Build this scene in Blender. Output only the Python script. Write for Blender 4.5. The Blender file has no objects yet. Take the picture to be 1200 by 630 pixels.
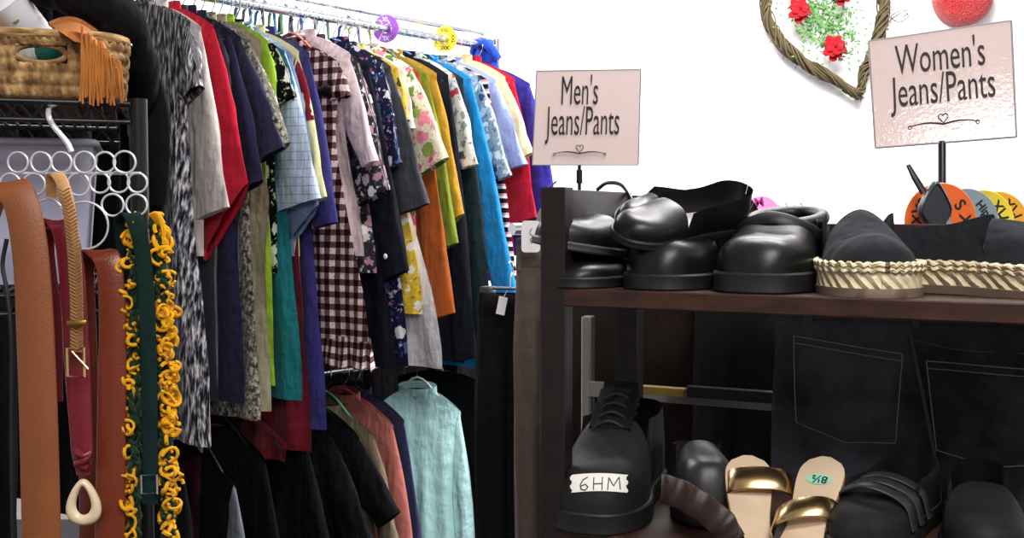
import bpy, math, random
from mathutils import Vector, Matrix, Euler, noise
random.seed(7)
PI = math.pi
scn = bpy.context.scene
COL = scn.collection
V = Vector

# ------------------------------------------------------------------ camera
F = 1300.0
EYE = V((0, 0, 1.25))
PITCH = math.atan(65 / F)
cam_d = bpy.data.cameras.new('camera'); cam_d.sensor_width = 36; cam_d.lens = 36 * F / 1200
cam_d.clip_start = 0.02
cam = bpy.data.objects.new('camera', cam_d); COL.objects.link(cam)
cam.location = EYE; cam.rotation_euler = (PI / 2 - PITCH, 0, 0)
scn.camera = cam

def ray(px, py):
    x = (px - 600) / F; z = (315 - py) / F
    c, s = math.cos(PITCH), math.sin(PITCH)
    return V((x, c + z * s, -s + z * c))
def W(px, py, Y):
    r = ray(px, py); return EYE + r * (Y / r.y)
def onplane(px, py, O, n):
    r = ray(px, py); return EYE + r * ((O - EYE).dot(n) / r.dot(n))

# ------------------------------------------------------------------ materials
def lin(h):
    if isinstance(h, tuple): return h
    h = h.lstrip('#'); out = []
    for i in (0, 2, 4):
        c = int(h[i:i + 2], 16) / 255
        out.append(c / 12.92 if c <= 0.04045 else ((c + .055) / 1.055) ** 2.4)
    return tuple(out) + (1,)
class NT:
    def __init__(s, name):
        s.m = bpy.data.materials.new(name); s.m.use_nodes = True
        s.t = s.m.node_tree; s.b = s.t.nodes['Principled BSDF']
    def n(s, k, **kw):
        nd = s.t.nodes.new('ShaderNode' + k)
        for a, v in kw.items():
            if a in nd.inputs.keys() if hasattr(nd.inputs, 'keys') else False: pass
            setattr(nd, a, v)
        return nd
    def l(s, a, b): s.t.links.new(a, b)
    def uv(s, sx=1, sy=1, rot=0, gen=False):
        tc = s.n('TexCoord'); mp = s.n('Mapping')
        s.l(tc.outputs['Object' if gen else 'UV'], mp.inputs[0])
        mp.inputs['Scale'].default_value = (sx, sy, sx if gen else 1); mp.inputs['Rotation'].default_value = (0, 0, rot)
        return mp.outputs[0]
    def math(s, op, a, b=None):
        m = s.n('Math', operation=op)
        for i, v in enumerate((a, b)):
            if v is None: continue
            if isinstance(v, (int, float)): m.inputs[i].default_value = v
            else: s.l(v, m.inputs[i])
        return m.outputs[0]
    def mix(s, f, a, b):
        m = s.n('Mix', data_type='RGBA')
        if isinstance(f, (int, float)): m.inputs[0].default_value = f
        else: s.l(f, m.inputs[0])
        for i, v in ((6, a), (7, b)):
            if isinstance(v, tuple): m.inputs[i].default_value = v
            else: s.l(v, m.inputs[i])
        return m.outputs[2]
    def noise(s, vec, scale, detail=3, rough=.5):
        n = s.n('TexNoise'); s.l(vec, n.inputs['Vector'])
        n.inputs['Scale'].default_value = scale; n.inputs['Detail'].default_value = detail; n.inputs['Roughness'].default_value = rough
        return n.outputs['Fac']
    def crease(s):
        # soft vertical folds plus slack diagonal wrinkles and a fine weave
        tc = s.n('TexCoord'); out = None
        for sc, rot, wgt in (((26, 26, 7), 0, .55), ((22, 22, 30), .5, .25), ((60, 60, 22), -.4, .15)):
            mp = s.n('Mapping'); s.l(tc.outputs['Object'], mp.inputs[0]); mp.inputs['Scale'].default_value = sc; mp.inputs['Rotation'].default_value = (rot * .6, rot, 0)
            v = s.math('MULTIPLY', s.noise(mp.outputs[0], 1, 2, .45), wgt); out = v if out is None else s.math('ADD', out, v)
        mp = s.n('Mapping'); s.l(tc.outputs['Object'], mp.inputs[0])
        return s.math('ADD', out, s.math('MULTIPLY', s.noise(mp.outputs[0], 700, 1), .012))
    def ramp(s, f, stops, const=False):
        r = s.n('ValToRGB'); s.l(f, r.inputs[0]); cr = r.color_ramp
        if const: cr.interpolation = 'CONSTANT'
        while len(cr.elements) < len(stops): cr.elements.new(.5)
        for e, (p, c) in zip(cr.elements, stops): e.position = p; e.color = lin(c)
        return r.outputs[0]
    def fin(s, col, rough=.8, metal=0, bump=None, bs=.3, bd=.002, spec=.3, sheen=0, coat=0):
        b = s.b
        if isinstance(col, tuple): b.inputs['Base Color'].default_value = col
        else: s.l(col, b.inputs['Base Color'])
        b.inputs['Roughness'].default_value = rough; b.inputs['Metallic'].default_value = metal
        b.inputs['Specular IOR Level'].default_value = spec
        b.inputs['Sheen Weight'].default_value = sheen; b.inputs['Coat Weight'].default_value = coat
        if bump is not None:
            bp = s.n('Bump'); bp.inputs['Strength'].default_value = bs; bp.inputs['Distance'].default_value = bd
            s.l(bump, bp.inputs['Height']); s.l(bp.outputs[0], b.inputs['Normal'])
        return s.m
_mc = {}
def cached(f):
    def g(*a, **k):
        key = (f.__name__, repr(a), repr(sorted(k.items())))
        if key not in _mc: _mc[key] = f(*a, **k)
        return _mc[key]
    return g
@cached
def cloth(c, var=.12, rough=.9, sheen=.1):
    t = NT('cloth'); v = t.uv(gen=True)
    n = t.noise(v, 9, 4); c = lin(c)
    dk = tuple(x * (1 - var) for x in c[:3]) + (1,); lt = tuple(min(1, x * (1 + var)) for x in c[:3]) + (1,)
    col = t.mix(n, dk, lt)
    return t.fin(col, rough, bump=t.crease(), bs=.75, bd=.030, sheen=sheen if max(c[:3]) > .03 else 0, spec=.15)
@cached
def denim(c, fade='#3a3f48'):
    t = NT('denim'); v = t.uv(gen=True)
    n = t.noise(v, 9, 5, .6); f = t.ramp(n, [(.42, '#000000'), (.72, '#ffffff')])
    col = t.mix(f, lin(c), lin(fade))
    tw = t.n('TexWave'); t.l(t.uv(gen=True, rot=.7), tw.inputs[0]); tw.inputs['Scale'].default_value = 300
    return t.fin(col, .75, bump=tw.outputs['Fac'], bs=.25, bd=.0008, spec=.3)
@cached
def leather(c, rough=.4, var=.25, sc=30, bs=.25, coat=0):
    t = NT('leather'); v = t.uv(gen=True); c = lin(c)
    n = t.noise(v, sc, 4)
    col = t.mix(n, tuple(x * (1 - var) for x in c[:3]) + (1,), tuple(min(1, x * (1 + var)) for x in c[:3]) + (1,))
    vo = t.n('TexVoronoi'); t.l(v, vo.inputs[0]); vo.inputs['Scale'].default_value = 500
    return t.fin(col, rough, bump=vo.outputs['Distance'], bs=bs, bd=.0008, spec=.5, coat=coat)
@cached
def plain(c, rough=.5, metal=0, spec=.5, coat=0):
    return NT('plain').fin(lin(c), rough, metal, spec=spec, coat=coat)
@cached
def gingham(a, b, p=.03, speck=False):
    t = NT('gingham'); sp = t.n('SeparateXYZ'); t.l(t.uv(1 / p, 1 / p), sp.inputs[0])
    fx = t.math('GREATER_THAN', t.math('FRACT', sp.outputs[0]), .5); fy = t.math('GREATER_THAN', t.math('FRACT', sp.outputs[1]), .5)
    s = t.math('MULTIPLY', t.math('ADD', fx, fy), .5)
    A = lin(a); B = lin(b); mid = tuple(math.sqrt(x * y) * 1.0 + .01 for x, y in zip(A[:3], B[:3])) + (1,)
    col = t.ramp(s, [(0, a), (.3, '#6b4a4a'), (.8, b)], True)
    if speck: col = t.mix(t.math('GREATER_THAN', t.noise(t.uv(), 260, 2), .62), col, lin('#3a1520'))
    return t.fin(col, .9, bump=t.crease(), bs=.6, bd=.025, spec=.1)
@cached
def windowpane(a, line, p=.03, w=.08):
    t = NT('windowpane'); sp = t.n('SeparateXYZ'); t.l(t.uv(1 / p, 1 / p), sp.inputs[0])
    fx = t.math('LESS_THAN', t.math('FRACT', sp.outputs[0]), w); fy = t.math('LESS_THAN', t.math('FRACT', sp.outputs[1]), w)
    return t.fin(t.mix(t.math('MAXIMUM', fx, fy), lin(a), lin(line)), .85, bump=t.crease(), bs=.6, bd=.025, spec=.1)
@cached
def stripes(cols, p=.02, vert=False):
    t = NT('stripes'); sp = t.n('SeparateXYZ'); t.l(t.uv(1 / p, 1 / p), sp.inputs[0])
    f = t.math('FRACT', sp.outputs[0 if vert else 1])
    k = len(cols)
    return t.fin(t.ramp(f, [(i / k, c) for i, c in enumerate(cols)], True), .85, spec=.1)
@cached
def floral(base, cols, sc=22, thr=.42, dist=.4):
    t = NT('floral'); v = t.uv()
    nz = t.n('TexNoise'); t.l(v, nz.inputs['Vector']); nz.inputs['Scale'].default_value = sc * 2.2; nz.inputs['Detail'].default_value = 5; nz.inputs['Roughness'].default_value = .7
    mv = t.n('Mix', data_type='VECTOR'); mv.inputs[0].default_value = 2.4 / sc * dist
    t.l(v, mv.inputs[4]); t.l(nz.outputs['Color'], mv.inputs[5])
    vo = t.n('TexVoronoi'); t.l(mv.outputs[1], vo.inputs[0]); vo.inputs['Scale'].default_value = sc
    sp = t.n('SeparateColor'); t.l(vo.outputs['Color'], sp.inputs[0])
    k = len(cols); c = t.ramp(sp.outputs[0], [(i / k, x) for i, x in enumerate(cols)], True)
    m = t.math('LESS_THAN', vo.outputs['Distance'], thr)
    v2 = t.n('TexVoronoi'); t.l(mv.outputs[1], v2.inputs[0]); v2.inputs['Scale'].default_value = sc * 2.6
    s2 = t.n('SeparateColor'); t.l(v2.outputs['Color'], s2.inputs[0])
    c2 = t.ramp(s2.outputs[1], [(i / k, x) for i, x in enumerate(cols[::-1])], True)
    col = t.mix(t.math('MULTIPLY', t.math('LESS_THAN', v2.outputs['Distance'], .3), .85), lin(base), c2)
    col = t.mix(m, col, c)
    return t.fin(col, .85, bump=t.crease(), bs=.6, bd=.025, spec=.1)
@cached
def tweed(stops, sx=120, sy=60, rot=.3):
    t = NT('tweed'); n = t.noise(t.uv(sx, sy, rot), 1, 3, .7)
    return t.fin(t.ramp(n, stops), .95, bump=n, bs=.8, bd=.004, spec=.1, sheen=.2)
@cached
def furknit():
    t = NT('furknit'); sp = t.n('SeparateXYZ'); t.l(t.uv(), sp.inputs[0])
    # herringbone of short strokes: mirror the slant every 6 cm
    fx = t.math('PINGPONG', sp.outputs[0], .055)
    cb = t.n('CombineXYZ'); t.l(t.math('MULTIPLY', sp.outputs[0], 150), cb.inputs[0])
    t.l(t.math('MULTIPLY', t.math('ADD', sp.outputs[1], t.math('MULTIPLY', fx, 1.1)), 24), cb.inputs[1])
    n = t.noise(cb.outputs[0], 1, 2, .6)
    col = t.ramp(n, [(.38, '#0c0c10'), (.46, '#3a3a42'), (.54, '#85828a'), (.63, '#d4d0d2')])
    return t.fin(col, 1, bump=n, bs=1, bd=.006, spec=.05, sheen=.2)
@cached
def wood(c1='#1e100d', c2='#43271c'):
    t = NT('wood'); n = t.noise(t.uv(3, 60, gen=True), 1, 5, .6)
    tc = t.n('TexCoord'); mp = t.n('Mapping'); t.l(tc.outputs['Object'], mp.inputs[0]); mp.inputs['Scale'].default_value = (4, 60, 90)
    n = t.noise(mp.outputs[0], 1, 5, .6)
    return t.fin(t.ramp(n, [(.3, c1), (.7, c2)]), .38, bump=n, bs=.1, spec=.45)
@cached
def rope(c='#cdbb96'):
    t = NT('rope'); w = t.n('TexWave'); t.l(t.uv(1, 1), w.inputs[0]); w.inputs['Scale'].default_value = 45; w.inputs['Distortion'].default_value = 3; w.inputs['Detail'].default_value = 3
    w.wave_profile = 'TRI'; w.bands_direction = 'DIAGONAL'
    n = t.noise(t.uv(gen=True), 120, 3)
    col = t.mix(t.math('MULTIPLY', w.outputs['Fac'], n), lin('#cbb88e'), lin('#fff6de'))
    return t.fin(col, .9, bump=w.outputs['Fac'], bs=1, bd=.003, spec=.1)
@cached
def gloss_black(rough=.27, c='#0b0b0d', sc=14):
    t = NT('gloss_black'); n = t.noise(t.uv(gen=True), sc, 5, .6)
    r = t.n('MapRange'); t.l(n, r.inputs[0]); r.inputs[3].default_value = rough * .7; r.inputs[4].default_value = rough * 2
    m = t.fin(lin(c), rough, bump=n, bs=.35, bd=.004, spec=.38)
    t.l(r.outputs[0], t.b.inputs['Roughness']); return m
@cached
def paint(c, rough=.7):
    t = NT('paint'); n = t.noise(t.uv(gen=True), 60, 3)
    return t.fin(lin(c), rough, bump=n, bs=.05, bd=.001, spec=.2)
CHROME = plain('#c8ccd2', .18, 1); GOLD = plain('#e3c08a', .24, 1); BRASS = plain('#b98d45', .3, 1)
BLACKM = plain('#141417', .35, .3); WHITEP = plain('#f0eef0', .35)

# ------------------------------------------------------------------ mesh tools
class MB:
    def __init__(s): s.v = []; s.f = []; s.u = []
    def add(s, vs, fs, us=None):
        b = len(s.v); s.v += [V(x) for x in vs]; s.f += [tuple(i + b for i in f) for f in fs]
        s.u += (us if us else [(x[0], x[2]) for x in vs]); return s
    def grid(s, rows, closed=False, us=None, cap0=False, cap1=False):
        n = len(rows[0]); vs = [p for r in rows for p in r]; fs = []
        for j in range(len(rows) - 1):
            for i in range(n if closed else n - 1):
                k = (i + 1) % n
                fs.append((j * n + i, j * n + k, (j + 1) * n + k, (j + 1) * n + i))
        if cap0: fs.append(tuple(range(n))[::-1])
        if cap1: fs.append(tuple((len(rows) - 1) * n + i for i in range(n)))
        return s.add(vs, fs, us)
    def box(s, c, size, M=None, bev=0):
        hx, hy, hz = [a / 2 for a in size]; b = min(bev, hx * .9, hy * .9, hz * .9)
        c = V(c)
        if b <= 0:
            vs = [V((x * hx, y * hy, z * hz)) for x in (-1, 1) for y in (-1, 1) for z in (-1, 1)]
            fs = [(0, 1, 3, 2), (4, 6, 7, 5), (0, 4, 5, 1), (2, 3, 7, 6), (0, 2, 6, 4), (1, 5, 7, 3)]
        else:
            rows = []
            for z, o in ((-hz, b), (-hz + b, 0), (hz - b, 0), (hz, b)):
                r = []
                for sx, sy, q in ((1, 1, 0), (-1, 1, 1), (-1, -1, 2), (1, -1, 3)):
                    for kk in range(3):
                        a = q * PI / 2 + kk * PI / 4; rr = b
                        if o: rr = b * .3
                        r.append(V((sx * (hx - b) + math.cos(a) * rr, sy * (hy - b) + math.sin(a) * rr, z)))
                rows.append(r)
            m = MB().grid(rows, True, cap0=True, cap1=True); vs, fs = m.v, m.f
        if M is not None: vs = [M @ v for v in vs]
        return s.add([v + c for v in vs], fs)
    def tube(s, pts, r, n=8, closed=False, flat=None, caps=True):
        pts = [V(p) for p in pts]; N = len(pts); rows = []; up = None; us = []; L = 0
        for i, p in enumerate(pts):
            a = pts[(i - 1) % N] if closed or i > 0 else p; b = pts[(i + 1) % N] if closed or i < N - 1 else p
            t = (b - a).normalized() if (b - a).length > 1e-9 else V((0, 0, 1))
            if up is None:
                up = V((0, 0, 1)) if abs(t.z) < .9 else V((1, 0, 0))
            x = t.cross(up)
            if x.length < 1e-6: x = t.cross(V((0, 1, 0)))
            x.normalize(); y = x.cross(t).normalized(); up = y
            rr = r[i] if isinstance(r, (list, tuple)) else r
            rows.append([p + x * math.cos(2 * PI * k / n) * rr + y * math.sin(2 * PI * k / n) * rr for k in range(n)])
            if i: L += (p - pts[i - 1]).length
            us += [(k / n * rr * 6, L) for k in range(n)]
        if closed: rows.append(rows[0]); us += us[:n]
        return s.grid(rows, True, us=us, cap0=caps and not closed, cap1=caps and not closed)
    def torus(s, c, R, r, n=28, m=8, M=None, ry=1.0):
        rows = []
        for i in range(n + 1):
            a = 2 * PI * i / n
            rows.append([(M or Matrix()).to_3x3() @ V((math.cos(a) * (R + r * math.cos(b)), r * math.sin(b), math.sin(a) * (R * ry + r * math.cos(b)))) + V(c) for b in [2 * PI * k / m for k in range(m)]])
        return s.grid(rows, True)
    def ball(s, c, rx, ry=None, rz=None, n=16, m=10, M=None):
        ry = ry or rx; rz = rz or rx; rows = []
        for j in range(m + 1):
            t = PI * j / m
            rows.append([(M or Matrix()).to_3x3() @ V((math.sin(t) * math.cos(2 * PI * i / n) * rx, math.sin(t) * math.sin(2 * PI * i / n) * ry, math.cos(t) * rz)) + V(c) for i in range(n)])
        return s.grid(rows, True)
    def ribbon(s, pts, widths, th, wdir=None, n=2, corr=0):
        """strap: pts centre line, wdir = width direction (world), th thickness"""
        pts = [V(p) for p in pts]; rows = []; us = []; L = 0
        for i, p in enumerate(pts):
            a = pts[max(0, i - 1)]; b = pts[min(len(pts) - 1, i + 1)]; t = (b - a).normalized()
            wd = V(wdir[i]) if isinstance(wdir, list) else V(wdir)
            wd = (wd - t * wd.dot(t)).normalized(); nn = t.cross(wd).normalized()
            w = (widths[i] if isinstance(widths, (list, tuple)) else widths) / 2
            q = min(th * .35, w * .3)
            prof = [(-w, -th / 2 + q), (-w + q, -th / 2), (w - q, -th / 2), (w, -th / 2 + q), (w, th / 2 - q), (w - q, th / 2), (-w + q, th / 2), (-w, th / 2 - q)]
            if i: L += (p - pts[i - 1]).length
            rows.append([p + wd * x + nn * y for x, y in prof]); us += [(x, L) for x, y in prof]
        return s.grid(rows, True, us=us, cap0=True, cap1=True)
    def prism(s, outline, n, th):
        """flat outline (world points) extruded by th along n"""
        n = V(n).normalized(); k = len(outline); o = [V(p) for p in outline]
        vs = o + [p + n * th for p in o]
        fs = [tuple(range(k))[::-1], tuple(range(k, 2 * k))] + [(i, (i + 1) % k, k + (i + 1) % k, k + i) for i in range(k)]
        return s.add(vs, fs)
def smooth_path(pts, k=8):
    pts = [V(p) for p in pts]; out = []
    P = [pts[0] * 2 - pts[1]] + pts + [pts[-1] * 2 - pts[-2]]
    for i in range(1, len(P) - 2):
        a, b, c, d = P[i - 1:i + 3]
        for j in range(k):
            t = j / k
            out.append(.5 * ((2 * b) + (c - a) * t + (2 * a - 5 * b + 4 * c - d) * t * t + (3 * b - a - 3 * c + d) * t ** 3))
    out.append(pts[-1]); return out

_wm = {}
def thing(name, label, cat, loc, rot=None, group=None):
    o = bpy.data.objects.new(name, None); COL.objects.link(o); o.empty_display_size = .05
    e = Euler(rot or (0, 0, 0)); o.location = loc; o.rotation_euler = e
    _wm[o.name] = Matrix.Translation(V(loc)) @ e.to_matrix().to_4x4()
    o['label'] = label; o['category'] = cat
    if group: o['group'] = group
    return o
def P(name, mb, mat, parent=None, local=False, smooth=True, label=None, angle=None):
    me = bpy.data.meshes.new(name)
    origin = None
    vs = mb.v
    if parent is not None:
        M = _wm[parent.name]
        if not local: Mi = M.inverted(); vs = [Mi @ v for v in vs]
    elif not local:
        xs = [v.x for v in vs]; ys = [v.y for v in vs]; zs = [v.z for v in vs]
        origin = V(((min(xs) + max(xs)) / 2, (min(ys) + max(ys)) / 2, min(zs))); vs = [v - origin for v in vs]
    me.from_pydata([tuple(v) for v in vs], [], mb.f); 
    uvl = me.uv_layers.new(name='UVMap')
    for lp in me.loops: uvl.data[lp.index].uv = mb.u[lp.vertex_index]
    me.validate(); me.materials.append(mat)
    if smooth:
        me.polygons.foreach_set('use_smooth', [True] * len(me.polygons))
        try: me.set_sharp_from_angle(angle=math.radians(angle or 50))
        except Exception: pass
    o = bpy.data.objects.new(name, me); COL.objects.link(o)
    if parent is not None: o.parent = parent; _wm[o.name] = M
    else:
        if origin is not None: o.location = origin
        _wm[o.name] = Matrix.Translation(o.location)
    if label: o['label'] = label
    return o
def tag(o, label, cat, group=None):
    o['label'] = label; o['category'] = cat
    if group: o['group'] = group
    return o
def struct(name, mb, mat, smooth=False):
    o = P(name, mb, mat, smooth=smooth); o['kind'] = 'structure'; return o
def text_mb(txt, size, O, right, up, th=.0006, sx=1.0, align='CENTER', shear=0, bold=0):
    cu = bpy.data.curves.new('t', 'FONT'); cu.body = txt; cu.size = size; cu.align_x = align; cu.align_y = 'CENTER'; cu.resolution_u = 3
    cu.offset = bold; cu.shear = shear
    ob = bpy.data.objects.new('t', cu); COL.objects.link(ob)
    dg = bpy.context.evaluated_depsgraph_get(); me = bpy.data.meshes.new_from_object(ob.evaluated_get(dg))
    right = V(right).normalized(); up = V(up).normalized(); n = right.cross(up)
    m = MB(); m.add([V(O) + right * v.co.x * sx + up * v.co.y + n * th for v in me.vertices], [tuple(p.vertices) for p in me.polygons])
    bpy.data.objects.remove(ob); bpy.data.curves.remove(cu); bpy.data.meshes.remove(me)
    return m
def nz(x, y, z=0): return noise.noise(V((x, y, z)))
def lerp(a, b, t): return a + (b - a) * t
def interp(tab, x):
    if x <= tab[0][0]: return tab[0][1]
    for (a, b), (c, d) in zip(tab, tab[1:]):
        if x <= c: 
            t = (x - a) / (c - a); t = t * t * (3 - 2 * t); return b + (d - b) * t
    return tab[-1][1]

# ------------------------------------------------------------------ room
WALLW = paint('#f4f3f5'); CEIL = paint('#e9e8e6')
def carpet():
    t = NT('carpet'); n = t.noise(t.uv(gen=True), 150, 4)
    return t.fin(t.ramp(n, [(.3, '#2c2b2e'), (.7, '#4a484c')]), .95, bump=n, bs=.6)
BY = 4.5
struct('floor', MB().box((0, 1.4, -.05), (6.4, 6.6, .1)), carpet())
struct('ceiling', MB().box((0, 1.4, 2.75), (6.4, 6.6, .1)), CEIL)
struct('wall_back', MB().box((0, BY + .05, 1.35), (6.4, .1, 2.8)), WALLW)
struct('wall_left', MB().box((-3.05, 1.4, 1.35), (.1, 6.4, 2.8)), WALLW)
struct('wall_right', MB().box((3.05, 1.4, 1.35), (.1, 6.4, 2.8)), WALLW)
struct('wall_front', MB().box((0, -1.85, 1.35), (6.4, .1, 2.8)), paint('#8d8a88'))
struct('baseboard_back', MB().box((0, BY - .008, .05), (6.1, .016, .1)), paint('#d8d6d4'))

# ------------------------------------------------------------------ clothes rails
R1 = W(545, 50, 3.75); RZ = R1.z
r = ray(290, 5); R0 = EYE + r * ((RZ - EYE.z) / r.z)
D = (R1 - R0).normalized(); E = V((D.y, -D.x, 0)); N = D.copy()      # E: towards the aisle
LOWDROP = 1.04
def rail_t_for(px, py, us):
    # point on line R0 + t D + us E whose pixel column is px
    rr = ray(px, py); h = V((rr.x, rr.y)); nrm = V((h.y, -h.x))
    base = V((R0.x + E.x * us, R0.y + E.y * us)); d = V((D.x, D.y))
    return -(base - V((0, 0))).dot(nrm) / d.dot(nrm)
HCOLS = ['#f2f2f2', '#2b62b0', '#111114', '#5f9a6a', '#d8d8dc', '#111114', '#f2f2f2', '#3a3f86']
hang_n = [0]
def make_hanger(O, e, zsh, us, col, wide=.19, drop=0, label=None, low=False):
    """hook over the rail at O, arms inside the garment shoulders"""
    up = V((0, 0, 1)); k = hang_n[0]; hang_n[0] += 1
    t = thing('clothes_hanger', label, 'hanger', O, group='hangers on the lower rail' if low else 'hangers on the upper rail')
    hk = []; r = .021
    for i in range(13):
        a = -.5 + (PI + .5) * i / 12
        hk.append(O + e * math.cos(a) * r * -1 + up * (math.sin(a) * r + .0))
    hk += [O + e * r * .9 + up * -.02, O + up * -.045, O + up * -.062]
    P('hook', MB().tube(smooth_path(hk, 3), .0016, 6), CHROME, t)
    nk = O + up * -.06
    w = min(wide, us * .9)
    zr = zsh - .016 - O.z
    pts = [O - e * w + up * (zr - .0), O - e * w * .6 + up * (lerp(zr, -.075, .5)), nk, O + e * w * .6 + up * lerp(zr, -.075, .5), O + e * w + up * zr]
    P('hanger_arms', MB().tube(smooth_path(pts, 5), .0038, 8), plain(col, .35), t)
    return t
def garment(name, cat, label, sh, so=None, si=None, hem=None, mat=None, smat=None, us=.21, T=.012, ST=.015, low=False,
            fold=.0085, yaw=0, collar=True, cmat=None, buttons=None, hcol=None, hlabel=None, puff=0, flare=None, arm=.16, neck=.07, seed=None, tail=0, hem_wave=.0, group=None):
    seed = seed if seed is not None else len(_wm) * 1.37
    t = rail_t_for(sh[0], sh[1], us); O = R0 + D * t
    if low: O = O - V((0, 0, LOWDROP))
    n = N.copy(); e = E.copy()
    if yaw:
        Rm = Matrix.Rotation(yaw, 3, 'Z'); n = Rm @ n; e = Rm @ e
    def pl(p):
        h = onplane(p[0], p[1], O, n); return (h - O).dot(e), h.z
    us, zs = pl(sh)
    if hem: uh, zh = pl(hem)
    else: uh, zh = us * .95, zs - .6
    zn = max(min(zs + .065, O.z - .055), zs + .02)
    root = thing(name, label, cat, V((O.x, O.y, O.z)), group=group)
    wtab = [(0, us), (.12, us * .97), (max(.2, arm / (zs - zh) * 1.1), us * (.93)), (1, uh)]
    if flare: wtab = [(0, us)] + flare + [(1, uh)]
    NC, NR = 26, 30
    def bodypt(c, s, side):
        w = interp(wtab, s); ac = abs(c)
        q = ac / .3 if ac < .3 else 1
        zt = lerp(zn - (.03 if side < 0 else .012) * (1 - q * q), lerp(zn, zs, max(0, (ac - .3) / .7)), q) if ac < .3 else lerp(zn, zs, ((ac - .3) / .7) ** 1.3)
        zb = zh + hem_wave * math.sin(c * 9 + seed) + tail * (1 - ac)
        z = lerp(zt, zb, s)
        th = T * (max(0, 1 - ac ** 2.6) ** .5) * min(1, .5 + s * 3.0)
        fa = fold * min(1, s * 1.6)
        f = nz(c * 3.2 + seed, z * 1.1, side * 2.3) * fa * 1.6 + math.sin(c * 13 + 2.5 * nz(z * 2.2, seed) + seed) * fa * .7 + nz(c * 6 + seed, z * 7, side) * fa * .5
        u = c * w + .006 * nz(z * 5, seed + c)
        return O.copy() * 1 + e * u + n * (side * th + f) + V((0, 0, z - O.z)), (u, z)
    rows = []; uvs = []
    for j in range(NR + 1):
        s = j / NR; rr = []; ring = [(-1 + 2 * i / NC, -1) for i in range(NC + 1)] + [(1 - 2 * i / NC, 1) for i in range(1, NC)]
        for c, sd in ring:
            p, uv = bodypt(c, s, sd); rr.append(p); uvs.append(uv)
        rows.append(rr)
    b = MB().grid(rows, True, us=uvs)
    P('body', b, mat, root, angle=80)
    if so:
        oe = pl(so); ie = pl(si) if si else (oe[0] - .1, oe[1] - .01)
        for sgn in (1, -1):
            rows = []; uvs = []; K = 20; M_ = 18
            arm_p = (us * .80, zs - arm)
            for j in range(K + 2):
                s = min(1, j / K)
                po = (lerp(us - .004, oe[0], s) + puff * math.sin(PI * s) + .010 * math.sin(PI * min(1, s * 1.3)), lerp(zs - .004, oe[1], s))
                pi_ = (lerp(arm_p[0], ie[0], s), lerp(arm_p[1], ie[1], s))
                if j == 0: pi_ = (us * .78, zs - arm * .85)
                cu, cz = (po[0] + pi_[0]) / 2, (po[1] + pi_[1]) / 2; hu, hz = (po[0] - pi_[0]) / 2, (po[1] - pi_[1]) / 2
                tt = ST * min(1, .45 + s * 2) * (1.0 - .0 * s); sh_ = 1.0
                if j == K + 1: tt *= .55; sh_ = .9; cz += .012
                for i in range(M_):
                    a = 2 * PI * i / M_; ca, sa = math.cos(a), math.sin(a)
                    f = fold * .9 * (nz(ca * 1.5 + seed, s * 2.5 + sa, sgn * 3) + .45 * nz(ca * 2.5 + seed * 2, s * 7, sa)) * min(1, s * 3)
                    u = cu + hu * ca * sh_; z = cz + hz * ca * sh_
                    off = (math.copysign(abs(sa) ** .8, sa)) * tt + f
                    rows.append(O + e * (u * sgn) + n * off + V((0, 0, z - O.z))); uvs.append((u + (0 if sa < 0 else .3) + seed, z))
            rows = [rows[k * M_:(k + 1) * M_] for k in range(K + 2)]
            P('sleeve', MB().grid(rows, True, us=uvs), smat or mat, root, angle=80)
    if collar:
        pts = []
        for i in range(20):
            a = 2 * PI * i / 20
            pts.append(O + e * math.cos(a) * neck * .95 + n * math.sin(a) * .015 + V((0, 0, zn + .004 + .012 * math.sin(a) - O.z)))
        cm = MB(); rows = [[p + (V((0, 0, -.012))), p + V((0, 0, .010)) + (p - O).normalized() * -.002] for p in pts]; rows.append(rows[0])
        cm.grid(rows); cm.grid([[q + n * .002 for q in rr] for rr in rows])
        P('collar', cm, cmat or smat or mat, root)
    if buttons:
        for (bx, by) in buttons:
            bu, bz = pl((bx, by))
            c = V(O) + e * bu - n * (T + .012) + V((0, 0, bz - O.z))
            P('button', MB().ball(c, .008, .003, .008, 12, 6, Matrix.Rotation(math.atan2(e.y, e.x), 4, 'Z')), plain('#e8e6e2', .3), root, label='round pale button')
    hc = hcol or HCOLS[hang_n[0] % len(HCOLS)]
    make_hanger(O, e, zs, us, hc, label=hlabel, low=low)
    return root, O, e, n, pl, bodypt
HL = lambda s: s
g = garment
# fabrics
C = cloth
knit = furknit()
tw = tweed([(.36, '#15130f'), (.48, '#6d675b'), (.6, '#c9c4b4')], 90, 60)
tw2 = tweed([(.38, '#0c0b0c'), (.5, '#4f463e'), (.62, '#b0a693')], 110, 40)
ging = gingham('#1c0c12', '#e6d3d3', .034, True)
HN = {'#f2f2f2': 'white', '#2b62b0': 'blue', '#111114': 'black', '#5f9a6a': 'green', '#d8d8dc': 'pale grey', '#3a3f86': 'indigo', '#c2481e': 'orange', '#1d8f86': 'teal', '#d23a6a': 'pink', '#2fb37a': 'green'}
def G(name, cat, label, short, sh, so=None, si=None, hem=None, mat=None, hcol=None, **k):
    hc = hcol or HCOLS[hang_n[0] % len(HCOLS)]
    return garment(name, cat, label, sh, so, si, hem, mat, hcol=hc, hlabel='%s plastic hanger with steel hook holding the %s' % (HN[hc], short), **k)
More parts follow.
